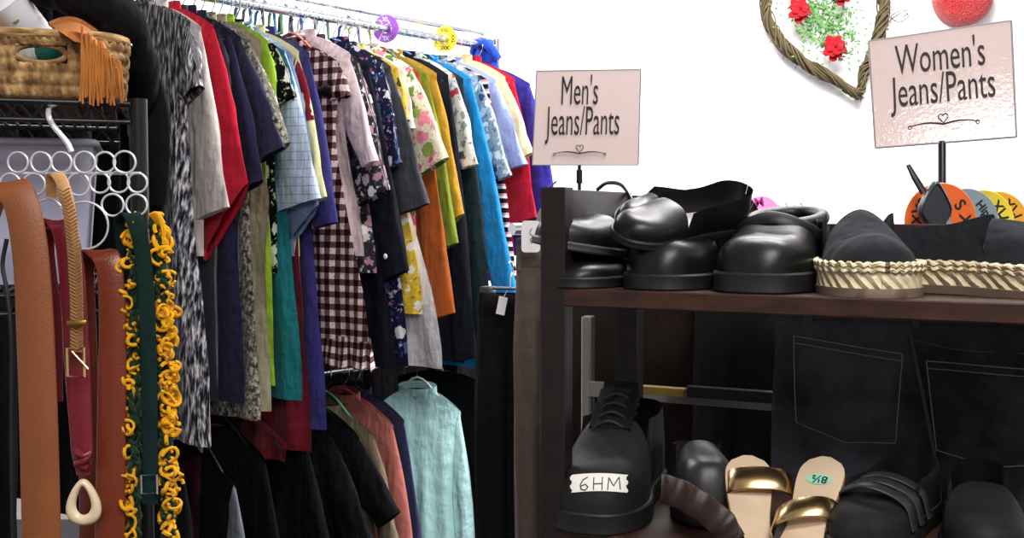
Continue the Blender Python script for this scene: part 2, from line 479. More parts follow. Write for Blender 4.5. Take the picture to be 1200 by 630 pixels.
# dark garments at the near end
G('coat', 'coat', 'black coat at the extreme left edge of the picture on the upper rail', 'black coat at the left edge', (15, -20), (20, 300), (-20, 310), (22, 700), C('#0a0a0c'), T=.02, hcol='#111114')
G('jacket', 'jacket', 'black jacket at the far left end of the upper rail behind the belts', 'leftmost black jacket', (60, -12), (60, 300), (20, 310), (58, 560), C('#0b0b0e'), T=.02)
G('coat', 'coat', 'charcoal long coat behind the wicker basket, second from the left on the rail', 'charcoal long coat', (95, -6), (110, 330), (70, 335), (108, 610), C('#17171b'), T=.02)
G('jacket', 'jacket', 'dark navy jacket showing through the silver ring hanger, upper rail', 'dark navy jacket behind the rings', (128, 0), (150, 330), (110, 338), (140, 590), C('#0e0f17'), T=.02)
G('coat', 'coat', 'black wool coat hanging just left of the grey herringbone knit vest', 'black wool coat', (163, 6), (190, 420), (150, 425), (178, 600), C('#09090b'), T=.02)
G('knit_vest', 'vest', 'long grey, black and white herringbone shaggy knit vest, nearest on the rail', 'shaggy herringbone knit vest', (222, 26), (236, 100), (214, 120), (246, 522), knit, T=.03, ST=.022, arm=.2, fold=.012, hem_wave=.006, collar=True, hcol='#f2f2f2')
G('sweater', 'sweater', 'off-white sweater with bell sleeve between the herringbone vest and the red top', 'off-white sweater', (236, 32), (268, 242), (226, 260), (238, 300), C('#d9cfca'), ST=.012)
G('t_shirt', 't-shirt', 'bright red top with a wide pointed sleeve', 'bright red top', (251, 30), (291, 214), (239, 306), (236, 300), C('#b3122c'), ST=.015, arm=.14, hcol='#111114', fold=.009)
G('blouse', 'blouse', 'charcoal grey blouse whose hem shows below the red sleeve', 'charcoal blouse', (259, 38), (276, 130), (262, 135), (258, 470), C('#33333c'), ST=.01)
G('t_shirt', 't-shirt', 'dark navy tee just right of the red top', 'navy tee beside the red top', (270, 38), (309, 210), (284, 226), (286, 473), C('#1c1d3a'), ST=.014, fold=.008)
G('t_shirt', 't-shirt', 'midnight blue tee with black sleeve trim under the mottled tweed cardigan', 'midnight blue tee', (282, 44), (333, 172), (305, 191), (286, 420), C('#23243f'), ST=.013)
G('cardigan', 'cardigan', 'mottled black and beige tweed knit cardigan hanging long beside the khaki dress', 'mottled tweed cardigan', (293, 46), (340, 166), (316, 184), (305, 493), tw, ST=.013, fold=.01, T=.014)
G('top', 'top', 'lime green sleeveless top showing at shoulder and hem', 'lime green top', (314, 48), (328, 132), (312, 140), (321, 452), C('#8fb52f'), ST=.01, hcol='#5f9a6a')
G('dress', 'dress', 'khaki beige dress hanging left of the light blue checked shirt', 'khaki dress', (305, 48), None, None, (317, 482), C('#948d75'), flare=[(.3, .20), (.42, .235), (.6, .22)], fold=.01)
G('blouse', 'blouse', 'black and white bold print blouse beside the lime top', 'black and white print blouse', (325, 54), (347, 112), (326, 122), (326, 320), floral('#0d0d10', ['#f1efec', '#e6e4e6', '#0d0d10'], 26, .5), ST=.012)
G('top', 'top', 'teal long top whose lower half shows below the blue checked sleeve', 'teal top', (334, 60), (352, 135), (335, 140), (352, 470), C('#17707a'), ST=.01, hcol='#1d8f86')
G('shirt', 'shirt', 'denim blue short sleeved shirt peeking below the light blue checked sleeve', 'denim blue shirt', (342, 64), (374, 240), (340, 286), (345, 300), C('#6a7aa0'), ST=.012)
G('shirt', 'shirt', 'light blue short sleeved shirt with thin window check', 'light blue checked shirt', (335, 57), (376, 232), (322, 250), (334, 262), windowpane('#c3d3ec', '#7f94c4', .022), ST=.014, seed=3.3)
G('sweater', 'sweater', 'dark red sweater showing as a strip between teal and purple', 'dark red sweater', (350, 66), (368, 140), (352, 145), (365, 530), C('#6d0f22'), ST=.01)
G('t_shirt', 't-shirt', 'pale yellow tee between the blue checked shirt and the indigo shirt', 'pale yellow tee near the indigo shirt', (350, 60), (383, 230), (366, 240), (352, 300), C('#cfc996'), ST=.01)
G('shirt', 'shirt', 'indigo purple shirt with long hem left of the brown gingham dress', 'indigo shirt', (362, 62), (396, 260), (368, 268), (381, 504), C('#2d2a66'), ST=.015, fold=.008)
G('gingham_dress', 'dress', 'brown and white gingham dress with ruffled hem', 'gingham dress', (398, 74), (410, 112), (385, 120), (434, 400), ging, T=.02, ST=.016, hcol='#c2481e', fold=.008)
gd = None
G('blouse', 'blouse', 'blush white blouse right of the gingham dress shoulder', 'blush white blouse', (410, 64), (441, 188), (425, 196), (425, 300), C('#d9c5c8'), ST=.012)
G('blouse', 'blouse', 'grey and pink paisley blouse with gathered short sleeve', 'paisley blouse', (421, 70), (457, 222), (412, 246), (436, 320), floral('#2b2a30', ['#c7c3c4', '#a87f8e', '#55535c', '#1a1a20', '#d9d6d6'], 30, .45), ST=.018)
G('jacket', 'jacket', 'black navy jacket with one white button on its cuff', 'white buttoned navy jacket', (432, 76), (479, 316), (440, 335), (464, 432), C('#10121f'), ST=.014, buttons=None)
G('blouse', 'blouse', 'navy, pink and white floral long blouse', 'navy and pink floral blouse', (449, 72), (471, 190), (455, 200), (481, 430), floral('#1a1d3c', ['#d7d2de', '#b56a86', '#1a1d3c', '#4f6aa8', '#e8e2e6'], 24, .42), ST=.012, hcol='#2b62b0')
G('shirt', 'shirt', 'dark grey short sleeved shirt left of the hibiscus print shirt', 'dark grey shirt', (458, 78), (503, 238), (468, 252), (478, 320), C('#3c4046'), ST=.014)
G('top', 'top', 'yellow and white printed top whose hem hangs over the white top', 'yellow printed top', (466, 80), (480, 140), (468, 145), (496, 368), floral('#d9b437', ['#efe9da', '#4a4530', '#e8c53c'], 30, .4), ST=.01)
G('top', 'top', 'plain white long top hanging below the yellow printed one', 'white long top', (473, 82), (486, 150), (474, 155), (521, 432), C('#cbc8cc'), ST=.01, fold=.01)
G('shirt', 'shirt', 'cream shirt with pink hibiscus flowers and green leaves', 'hibiscus print shirt', (484, 80), (526, 184), (484, 212), (490, 280), floral('#dfd8bf', ['#d9567a', '#5f7a35', '#e48a9c', '#dfd8bf', '#8aa04e'], 24, .5, .5), ST=.016)
G('sweater', 'sweater', 'rust orange long sleeved sweater', 'rust orange sweater', (492, 84), (533, 366), (505, 374), (500, 340), C('#944814'), ST=.013)
G('blouse', 'blouse', 'olive green blouse between rust sleeve and mustard cardigan', 'olive green blouse', (501, 86), (537, 284), (520, 292), (512, 300), C('#6d8026'), ST=.012)
G('cardigan', 'cardigan', 'mustard yellow cardigan with loose sleeve', 'mustard cardigan', (511, 86), (543, 250), (523, 270), (520, 300), C('#ab8024'), ST=.014)
G('jacket', 'jacket', 'long navy black jacket in the middle right of the rail', 'long navy black jacket', (526, 88), (560, 418), (532, 425), (545, 425), C('#12141f'), ST=.014)
G('blouse', 'blouse', 'white and blue print blouse with a red edge', 'white print blouse with red edge', (534, 88), (560, 192), (541, 198), (545, 300), floral('#c9d2ce', ['#7a8f93', '#b93a4a', '#e6e8e2', '#3f5663'], 34, .42), ST=.012)
G('jacket', 'jacket', 'charcoal green long sleeved jacket left of the bright blue sweater', 'charcoal green jacket', (543, 92), (581, 402), (557, 410), (558, 400), C('#1b2a2e'), ST=.013)
G('sweater', 'sweater', 'bright azure blue sweater with long sleeve', 'azure blue sweater', (553, 92), (606, 344), (580, 352), (579, 432), C('#1b82c4'), ST=.013, hcol='#2b62b0')
G('blouse', 'blouse', 'grey blue leaf print blouse right of the azure sweater', 'leaf print blouse', (564, 92), (599, 205), (584, 212), (570, 300), floral('#8a9aa5', ['#e6e9e8', '#34506a', '#cfd6d4', '#5c7f7c'], 34, .42), ST=.012)
G('top', 'top', 'black, white and pink striped top with long sleeve', 'striped top', (572, 94), (608, 344), (596, 350), (585, 320), stripes(['#16161c', '#e8dfe0', '#c98a94', '#16161c'], .03), ST=.011)
G('shirt', 'shirt', 'periwinkle blue shirt under the pale yellow tee', 'periwinkle shirt', (581, 94), (618, 192), (598, 198), (590, 300), C('#96a5da'), ST=.012)
G('t_shirt', 't-shirt', 'butter yellow tee with short sleeve near the far end', 'butter yellow tee', (592, 90), (624, 178), (606, 192), (592, 300), C('#e0cf9a'), ST=.014)
G('t_shirt', 't-shirt', 'crimson red tee below the butter yellow one at the far end', 'crimson tee', (603, 92), (630, 254), (600, 264), (604, 330), C('#b01530'), ST=.013)
G('jacket', 'jacket', 'royal purple fleece jacket, last on the upper rail beside the sign', 'royal purple fleece', (622, 98), (656, 252), (620, 264), (640, 300), C('#322a8c'), ST=.02, T=.02, us=.23, fold=.01)

# gingham ruffle as its own tier is part of the dress
def add_ruffle():
    root = [o for o in bpy.data.objects if o.name == 'gingham_dress'][0]
    sh = (398, 74); t = rail_t_for(sh[0], sh[1], .21); O = R0 + D * t
    h = onplane(434, 398, O, N); uh = (h - O).dot(E); z0 = h.z + .004; z1 = onplane(440, 434, O, N).z
    rows = []; uvs = []
    for j in range(7):
        s = j / 6; rr = []
        for i in range(120):
            a = 2 * PI * i / 120; w = uh * (1 + .03 * s); wv = math.sin(a * 34) * .007 * s + .005 * s * nz(a * 6, s)
            rr.append(O + E * (math.cos(a) * w) + N * (math.sin(a) * (.022 + .008 * s) + wv) + V((0, 0, lerp(z0, z1, s) + .005 * math.sin(a * 17) * s - O.z)))
            uvs.append((math.cos(a) * w * 1.5, lerp(z0, z1, s)))
        rows.append(rr)
    P('hem_ruffle', MB().grid(rows, True, us=uvs), ging, root, angle=80)
    c = onplane(386, 108, O, N) - N * .035
    m = MB(); m.ball(c, .012); 
    for sg in (-1, 1): m.ball(c + E * .024 * sg, .022, .010, .017, M=Matrix.Rotation(math.atan2(E.y, E.x), 4, 'Z'))
    P('bow', m, C('#0c0a0c'), root, label='black bow on shoulder')
add_ruffle()
jk = [o for o in bpy.data.objects if o.get('label') == 'black navy jacket with one white button on its cuff'][0]
c = onplane(458, 300, V(jk.location), N) - N * .021
P('button', MB().ball(c, .008, .003, .008, 12, 6, Matrix.Rotation(math.atan2(E.y, E.x), 4, 'Z')), plain('#e8e6e2', .3), jk, label='round white button')

# royal blue jacket at the rail's end
def end_jacket():
    O = R1 + D * .10
    t = thing('jacket', 'royal blue jacket folded over the far end of the upper rail', 'jacket', O)
    rows = []; us = []
    for j in range(12):
        s = j / 11; rr = []
        for i in range(24):
            a = 2 * PI * i / 24; w = .03 + .05 * s; 
            rr.append(O + E * (math.cos(a) * w) + N * (math.sin(a) * (.02 + .008 * s) + .004 * nz(a, s * 4)) + V((0, 0, .02 - .16 * s)))
        rows.append(rr)
    P('body', MB().grid(rows, True, cap0=True, cap1=True), C('#1c3fae'), t, angle=80)
    P('hood', MB().tube(smooth_path([O + E * -.05 + V((0, 0, -.03)), O + E * -.02 + V((0, 0, .01)) - N * .02, O + E * .03 + V((0, 0, 0)) - N * .02, O + E * .06 + V((0, 0, -.05))], 5), .016, 10), C('#1c3fae'), t)
end_jacket()

# rails with stand
def rails():
    t0 = rail_t_for(20, 0, 0); A = R0 + D * (t0 - .1); B = R1 + D * .16
    t = thing('clothes_rack', 'chrome double clothes rack carrying the long row of tops', 'clothes rack', V((A.x, A.y, 0)))
    P('upper_rail', MB().tube([A, B], .0125, 14), CHROME, t)
    dn = V((0, 0, -LOWDROP)); P('lower_rail', MB().tube([A + dn, B + dn], .0125, 14), CHROME, t)
    for q in (A, B):
        P('post', MB().tube([V((q.x, q.y, .03)), q + V((0, 0, .03))], .014, 14), CHROME, t)
        P('foot', MB().tube([V((q.x, q.y, .03)) - E * .28, V((q.x, q.y, .03)) + E * .28], .016, 12), CHROME, t)
    # second thin bar carrying hang hooks seen above
    P('top_bar', MB().tube([A + V((0, 0, .055)) + E * -.06, B + V((0, 0, .055)) + E * -.06], .008, 10), CHROME, t)
    for q in (A, B): P('bar_bracket', MB().tube([q, q + V((0, 0, .055)) + E * -.06], .006, 8), CHROME, t)
rails()

# ------------------------------------------------------------------ size dividers
def disc(c, R, hole, axis, col, label, words, group=None, tcol='#141414', slit=False, right=None, drop=.0):
    """flat round divider facing along axis; words = [(text, angle, size)]"""
    axis = V(axis).normalized(); up = V((0, 0, 1)); right = up.cross(axis).normalized() * -1 if right is None else V(right)
    up = axis.cross(right).normalized()
    if up.z < 0: up = -up
    t = thing('size_divider', label, 'size divider', c, group=group)
    rows = []
    prof = [(hole, -.0012), (R - .001, -.0012), (R, 0), (R - .001, .0012), (hole, .0012), (hole, -.0012)]
    for i in range(49):
        a = 2 * PI * i / 48
        rows.append([V(c) + (right * math.cos(a) + up * math.sin(a)) * rr + axis * y for rr, y in prof])
    P('ring', MB().grid(rows), plain(col, .4), t, angle=40)
    for (w, a, s) in words:
        a = math.radians(a); rad = right * math.cos(a) + up * math.sin(a); tan = (up * math.cos(a) - right * math.sin(a)) * -1
        m = text_mb(w, s, V(c) + rad * ((R + hole) / 2) - axis * .0014, tan, rad, th=0, bold=.0006)
        P('lettering', m, plain(tcol, .6), t, smooth=False, label='black printed size letters')
    return t
def rail_at_px(px, py=20): return R0 + D * rail_t_for(px, py, 0)
p = rail_at_px(452); disc(p, .043, .014, V((0.25, 1, 0)), '#9a55c8', 'purple round size divider ring on the upper rail', [('XL', 90, .018), ('XL', -90, .018)], tcol='#e8dcf0')
p = rail_at_px(521); disc(p, .042, .014, V((0.25, 1, 0)), '#f0d52a', 'yellow round size divider ring near the end of the upper rail', [('XXL', 90, .015), ('XXL', -90, .015), ('XXL', 0, .015), ('XXL', 180, .015)])

# loose hangers clustered on the top-bar
k = 0
for px, col in ((300, '#2b4f8a'), (312, '#1d2a4f'), (326, '#3a6aa0'), (338, '#5f9a6a'), (350, '#223'), (362, '#2b62b0'), (376, '#d8d8dc'), (392, '#4f7f5a'), (408, '#f2f2f2'), (424, '#3a3f86'), (436, '#8fa05a')):
    if len(col) == 4: col = '#222233'
    q = rail_at_px(px) - E * .06 + V((0, 0, .055)); d = (D * math.cos(.35) + E * math.sin(.35)) * 1
    t = thing('empty_hanger', None or '%s empty hanger on the thin bar above the rail' % ['blue', 'navy', 'steel blue', 'green', 'black', 'bright blue', 'pale grey', 'moss green', 'white', 'indigo', 'olive'][k], 'hanger', q, group='empty hangers above the rail')
    k += 1
    ee = (E + D * random.uniform(-.3, .3)).normalized()
    hk = [q + ee * math.cos(a) * -.012 + V((0, 0, math.sin(a) * .014)) for a in [-.4 + (PI + .4) * i / 8 for i in range(9)]] + [q + V((0, 0, -.025))]
    P('hook', MB().tube(hk, .0014, 6), CHROME, t)
    s = random.uniform(.9, 1.1)
    tri = [q + V((0, 0, -.025)), q + ee * .04 * s + V((0, 0, -.055)), q + ee * .05 * s + V((0, 0, -.115)), q - ee * .05 * s + V((0, 0, -.115)), q - ee * .04 * s + V((0, 0, -.055))]
    P('hanger_arms', MB().tube(tri, .005, 8, closed=True), plain(col, .35), t)

# ------------------------------------------------------------------ lower rail garments
lk = dict(low=True)
BLK = C('#0a0a0c')
G('jacket', 'jacket', 'black jacket on the lower rail, leftmost of the lower row', 'leftmost lower jacket', (215, 545), (240, 800), (200, 810), (215, 860), BLK, T=.02, hcol='#111114', **lk)
G('sweater', 'sweater', 'dark maroon sweater on the lower rail behind the black jackets', 'maroon lower sweater', (236, 532), None, None, (236, 860), C('#2a0d14'), T=.016, hcol='#111114', **lk)
G('jacket', 'jacket', 'slate grey and black jacket with grey sleeve on the lower rail', 'grey sleeved lower jacket', (276, 566), (308, 800), (262, 810), (268, 860), BLK, smat=C('#6d727c'), T=.02, hcol='#111114', **lk)
G('coat', 'coat', 'black coat next to the grey sleeved jacket on the lower rail', 'black lower coat', (312, 540), (350, 800), (312, 810), (320, 860), C('#0b0a0d'), T=.02, hcol='#111114', **lk)
G('sweater', 'sweater', 'crimson sweater hanging low under the teal top', 'crimson lower sweater', (338, 520), None, None, (352, 545), C('#5c0c1c'), T=.012, **lk)
G('cardigan', 'cardigan', 'black cardigan beneath the purple hem on the lower rail', 'black lower cardigan', (362, 525), (410, 760), (372, 770), (375, 860), C('#0d0d11'), T=.018, hcol='#2fb37a', **lk)
G('jacket', 'jacket', 'black jacket with fine silver piping on the lower rail', 'silver piped jacket', (392, 515), (440, 640), (410, 655), (410, 860), C('#101015'), T=.018, **lk)
G('t_shirt', 't-shirt', 'black short sleeved tee left of the coral cardigan', 'black lower tee', (421, 512), (468, 600), (445, 618), (440, 860), C('#131218'), T=.016, **lk)
G('top', 'top', 'beige ribbed top in front of the coral cardigan', 'beige lower top', (440, 512), (468, 640), (452, 650), (456, 820), C('#7d705c'), T=.012, **lk)
G('cardigan', 'cardigan', 'coral pink cardigan with long sleeve on the lower rail', 'coral cardigan', (461, 498), (494, 720), (470, 726), (478, 820), C('#b0685f'), T=.02, ST=.018, hcol='#d23a6a', **lk)
G('sweater', 'sweater', 'navy sweater between the coral cardigan and the aqua sweatshirt', 'navy lower sweater', (474, 492), (502, 720), (485, 726), (490, 820), C('#232748'), T=.014, **lk)
G('sweatshirt', 'sweatshirt', 'pale aqua sweatshirt turned to face the aisle on the lower rail', 'aqua sweatshirt', (540, 482), (562, 700), (535, 710), (548, 760), C('#bfeeee'), T=.03, ST=.022, yaw=.45, us=.19, fold=.016, hcol='#f2f2f2', **lk)
G('jacket', 'jacket', 'black jacket at the far end of the lower rail behind the aqua sweatshirt', 'end black lower jacket', (575, 455), (590, 700), (565, 710), (580, 760), C('#08080a'), T=.02, **lk)

# ------------------------------------------------------------------ shoe shelf
SO = W(660, 338, 1.25); ANG = math.radians(-26)
SA = V((math.cos(ANG), math.sin(ANG), 0)); SB = V((-math.sin(ANG), math.cos(ANG), 0)); SZ = SO.z      # SZ: top of upper board
def S(x, y, z): return SO + SA * x + SB * y + V((0, 0, z))
MS = Matrix((SA, SB, V((0, 0, 1)))).transposed()
WD = wood(); WDD = wood('#100a0a', '#1f1412')
DEP, WID, LOW = .27, .80, -.275
rt = thing('shoe_shelf', 'dark espresso wood shoe shelf with posts and low back board', 'shelf', S(0, 0, -SO.z))
rt.rotation_euler.z = 0
P('shelf_board', MB().box(S(WID / 2, DEP / 2, -.010), (WID, DEP, .02), MS, .0015), WD, rt, smooth=False)
P('shelf_board', MB().box(S(WID / 2, DEP / 2, LOW - .010), (WID, DEP, .02), MS, .0015), WD, rt, smooth=False)
P('shelf_board', MB().box(S(WID / 2, DEP / 2, LOW * 2 - .36), (WID, DEP, .02), MS, .0015), WD, rt, smooth=False)
hb = (262 - 338) * -1 / F * 1.42 + .002
P('back_board', MB().box(S(WID / 2 + .03, DEP - .006, .036), (WID - .05, .012, .072), MS, .001), WD, rt, smooth=False)
topz = EYE.z + (250 - 219) / F * 1.25 - SO.z
for x in (-.013, WID):
    P('post', MB().box(S(x, .012, (topz - SO.z) / 2), (.030, .024, topz + SO.z), MS, .001), WDD, rt, smooth=False)
    P('post', MB().box(S(x, DEP - .014, (topz - SO.z) / 2 - (.004)), (.030, .028, topz + SO.z - .004), MS, .001), WDD, rt, smooth=False)
    P('side_panel', MB().box(S(x, DEP / 2, topz / 2 - .005), (.012, DEP - .05, topz + .006), MS, .001), wood('#1a1514', '#2a2422'), rt, smooth=False)

# ------------------------------------------------------------------ shoes
def shoe(label, loc, yaw, L=.27, Wd=.10, toeh=.05, vamp=.072, heel=.085, openat=.42, sole=.018, soleH=None, mat=None, smat=None, insole=None,
         pitch=0, roll=0, toe_sq=2.4, group=None, name='shoe', cat='shoe', platform=0, waist=.78, collar_r=0, opentop=None, rim=.78, solew=1.05, xp=.75, zp=.62):
    """toe points to local -Y, origin under the middle of the sole"""
    rot = (pitch, roll, yaw)
    t = thing(name, label, cat, loc, rot, group)
    NS, NCc = 48, 25
    SS = [0, .002, .006, .012, .02, .03, .042, .056, .072, .09] + [.09 + (.88) * i / 32 for i in range(1, 33)] + [.978, .986, .992, .997, 1.0]; NS = len(SS) - 1
    def wid(s):
        w = interp([(0, .80), (.28, 1.0), (.6, waist), (.85, waist * .98), (1, waist * .9)], s)
        r0 = .20; r1 = .14
        if s < r0: w *= max(1e-5, 1 - (1 - s / r0) ** toe_sq) ** (1 / toe_sq)
        if s > 1 - r1: w *= max(1e-5, 1 - ((s - 1 + r1) / r1) ** 2.2) ** (1 / 2.2)
        return w * Wd / 2
    def top(s):
        if s < .13: return toeh * max(.0, 1 - (1 - s / .13) ** 2.3) ** (1 / 2.3) * .97
        return interp([(.13, toeh * .97), (.2, toeh), (openat, vamp), (openat + .25, (vamp + heel) / 2 * .93), (1, heel)], s)
    rows = []; uvs = []
    for j in range(NS + 1):
        s = SS[j]; w = wid(s); h = top(s); op = s > openat
        rr = []
        for i in range(NCc):
            c = -1 + 2 * i / (NCc - 1); ac = abs(c)
            a = ac * PI / 2
            x = math.sin(a) ** xp * w; zz = sole + (h - sole * .0) * (max(0, math.cos(a)) ** zp if ac < 1 else 0)
            if op:
                hgt = h
                if ac < rim: x = ac / rim * w * .80; zz = sole + .006
                else:
                    q = (ac - rim) / (1 - rim)
                    if q < .18: x = w * .84; zz = sole + hgt * 1.0 * 0 + hgt * .97
                    else: x = w * (.88 + .12 * min(1, (q) * 1.6)); zz = sole + hgt * (1 - (q - .18) / .82)
            y = -L / 2 + s * L
            rr.append(V((math.copysign(x, c) if ac > 1e-6 else 0, y, zz))); uvs.append((c * .06, s * L))
        rows.append(rr)
    P('upper', MB().grid(rows, us=uvs), mat, t, local=True, angle=50)
    # sole
    pts = []
    for s in [0, .003, .01, .02, .035, .05, .07, .09] + [.09 + .89 * i / 30 for i in range(1, 31)] + [.99, .996, 1]:
        pts.append((wid(s) * solew + (.0015 if 0 < s < 1 else 0), -L / 2 - .002 + s * (L + .004)))
    loop = [(x, y) for x, y in pts] + [(-x, y) for x, y in pts[::-1]]
    rows = []; uvs = []; per = 0
    H = sole + .004
    for z, k in ((0, .97), (.002, 1), (H * .5, 1.0 if platform else .985), (H - .002, 1), (H, .97), (H, .80)):
        per = 0; q0 = None; rr = []
        for (x, y) in loop:
            if q0: per += math.hypot(x - q0[0], y - q0[1])
            q0 = (x, y); rr.append(V((x * k, y * (1 - (1 - k) * .4), z))); uvs.append((per, z))
        rows.append(rr)
    P('sole', MB().grid(rows, True, us=uvs, cap0=True), smat, t, local=True, angle=40)
    if insole:
        rr = [V((x * .74, y * .9 + .01, sole + .0075)) for x, y in loop if y > -L / 2 + openat * L * .9]
        P('insole', MB().add(rr, [tuple(range(len(rr)))]), insole, t, local=True, smooth=False)
    t['__w'] = 0; del t['__w']
    return t, wid, top
def yawtoe(dx, dy): # yaw so that local -Y points to (dx,dy)
    return math.atan2(dy, dx) + PI / 2
def shelf_at(px, Yoff, zoff=0, low=False, py=340):
    """floor point on a board: column px, distance sy behind the front edge"""
    O = S(0, Yoff, 0); h = onplane(px, py, O, SB); return V((h.x, h.y, SZ + (LOW if low else 0) + zoff))
GB = gloss_black(); GB2 = gloss_black(.35, '#111113', 20); RUB = plain('#0d0d0f', .55); CAN = C('#24262a', rough=.95)
YC = yawtoe(-.25, -1)
rim = plain('#0a0a0c', .3)
# lower-left loafer of the pile
shoe('black leather loafer flat on the upper shelf beneath the tilted loafer at the left end', shelf_at(712, .125), yawtoe(-.5, -1), .25, .088, .021, .028, .028, sole=.009, mat=GB, smat=RUB, insole=plain('#26221f', .7))
# round-toe shoe
shoe('black round-toed leather shoe between the loafer pile and the tall boot', shelf_at(806, .14), yawtoe(-.5, -1), .26, .098, .046, .062, .07, sole=.014, mat=GB, smat=RUB, insole=plain('#26221f', .7))
# boot
t, w_, h_ = shoe('black chunky ankle boot with padded rolled collar beside the espadrilles', shelf_at(911, .135), yawtoe(-.5, -1),   .25, .104, .044, .066, .056, openat=.5, sole=.018, mat=GB, smat=RUB, insole=plain('#1a1a1c', .7), name='ankle_boot', cat='boot', toe_sq=2.8, waist=.86)
cp = [V((math.cos(a) * .040, .045 + math.sin(a) * .058,   .078 + .008 * math.sin(a))) for a in [2 * PI * i / 24 for i in range(24)]]
P('collar', MB().tube(cp, .0085, 10, closed=True), GB2, t, local=True)
wl = []
for j in range(8):
    s = j / 7; wl.append([V((math.cos(a) * lerp(.048, .041, s), .040 + math.sin(a) * lerp(.072, .058, s), lerp(.045, .078, s))) for a in [2 * PI * i / 24 for i in range(24)]])
P('shaft', MB().grid(wl, True), GB, t, local=True)
P('strap', MB().ribbon(smooth_path([V((-.052, .02, .052)), V((-.038, -.022, .068)), V((0, -.036, .080)), V((.038, -.022, .068)), V((.052, .02, .052))], 6), .016, .003, V((0, .5, 1))), GB2, t, local=True)
P('buckle', MB().torus(V((.053, .014, .058)), .009, .0016, 4, 6, Matrix.Rotation(PI / 2, 4, 'Z')), CHROME, t, local=True)
P('welt', MB().tube([V((w_(s / 30) * 1.05 * sg, -.125 + s / 30 * .25, .020)) for sg, rg in ((1, range(0, 31)), (-1, range(30, -1, -1))) for s in rg], .0016, 6, closed=True), plain('#2a2a2c', .4), t, local=True)
# espadrilles
RP = rope()
espg = None
def espad(label, px, off, yaw, L=.24, W_=.094, roll=0, zo=0, vh=.060, hh=.040):
    t, w, h = shoe(label, shelf_at(px, off, zo), yaw, L, W_, .034, vh, hh, openat=.5, sole=.030, xp=1.15, zp=1.0, roll=roll, mat=CAN, smat=RP, insole=plain('#3a342c', .8), name='espadrille', cat='espadrille', solew=1.10, toe_sq=2.2)
    # dark rubber bottom and rope braid
    loop = [(w(s) * 1.10 + .002, -L / 2 - .003 + s * (L + .006)) for s in [.001, .004, .01, .02, .035, .05, .07, .09] + [.09 + .89 * i / 30 for i in range(1, 31)] + [.99, .996, .999]]; loop += [(-x, y) for x, y in loop[::-1]]
    P('outsole', MB().grid([[V((x * k, y, z)) for x, y in loop] for z, k in ((-.0005, .95), (0, 1.0), (.009, 1.02), (.0092, .9))], True, cap0=True), plain('#6b5a4c', .7), t, local=True)
    for z, r in ((.033, .0028), (.0275, .0024)):
        cp = []
        n = 240
        for i in range(n):
            s = i / n * len(loop); a, b = loop[int(s) % len(loop)], loop[(int(s) + 1) % len(loop)]; f = s - int(s)
            cp.append(V(((a[0] + (b[0] - a[0]) * f) * 1.0, a[1] + (b[1] - a[1]) * f, z + .0012 * math.sin(i * 1.3))))
        P('rope_braid', MB().tube(cp, r, 6, closed=True), RP, t, local=True)
    return t
e1 = espad('black canvas espadrille with rope sole, left of the pair', 1006, .125, yawtoe(-.12, -1))
e2 = espad('black canvas espadrille with rope sole, turned sideways at the right edge', 1158, .125, yawtoe(1.2, -.9), .23, .092, -.20, .009, .042, .022)
# tilted loafer on the pile
shoe('black loafer lying tilted on top of the pile, toe pointing left', shelf_at(716, .105, .036), yawtoe(-1, -.7), .22, .080, .030, .040, .040, sole=.006, mat=GB, smat=plain('#3a3a3e', .4), insole=plain('#8a8580', .35), pitch=-.12, roll=.12)
shoe('black glossy slip-on shoe, rear of the two on the pile, pale insole facing out', shelf_at(796, .180, .064), yawtoe(-1, -.6), .19, .085, .028, .036, .040, openat=.30, sole=.006, mat=GB, smat=RUB, insole=plain('#d8d2cc', .3), roll=.75, pitch=.05)
shoe('black glossy slip-on shoe on top of the pile with its heel cocked up', shelf_at(796, .090, .062), yawtoe(-1, -.7), .185, .070, .026, .036, .050, openat=.42, sole=.006, mat=GB, smat=RUB, insole=plain('#cfc9c4', .3), pitch=.10, roll=.40)
# strap loop behind pile
P0 = [W(700, 222, 1.52), W(712, 214, 1.50), W(730, 218, 1.47), W(742, 240, 1.44), W(742, 262, 1.42)]
tag(P('shoe_strap', MB().tube(smooth_path(P0, 6), .0028, 8), rim, None), 'thin black sling strap looping over the shelf side panel', 'strap')

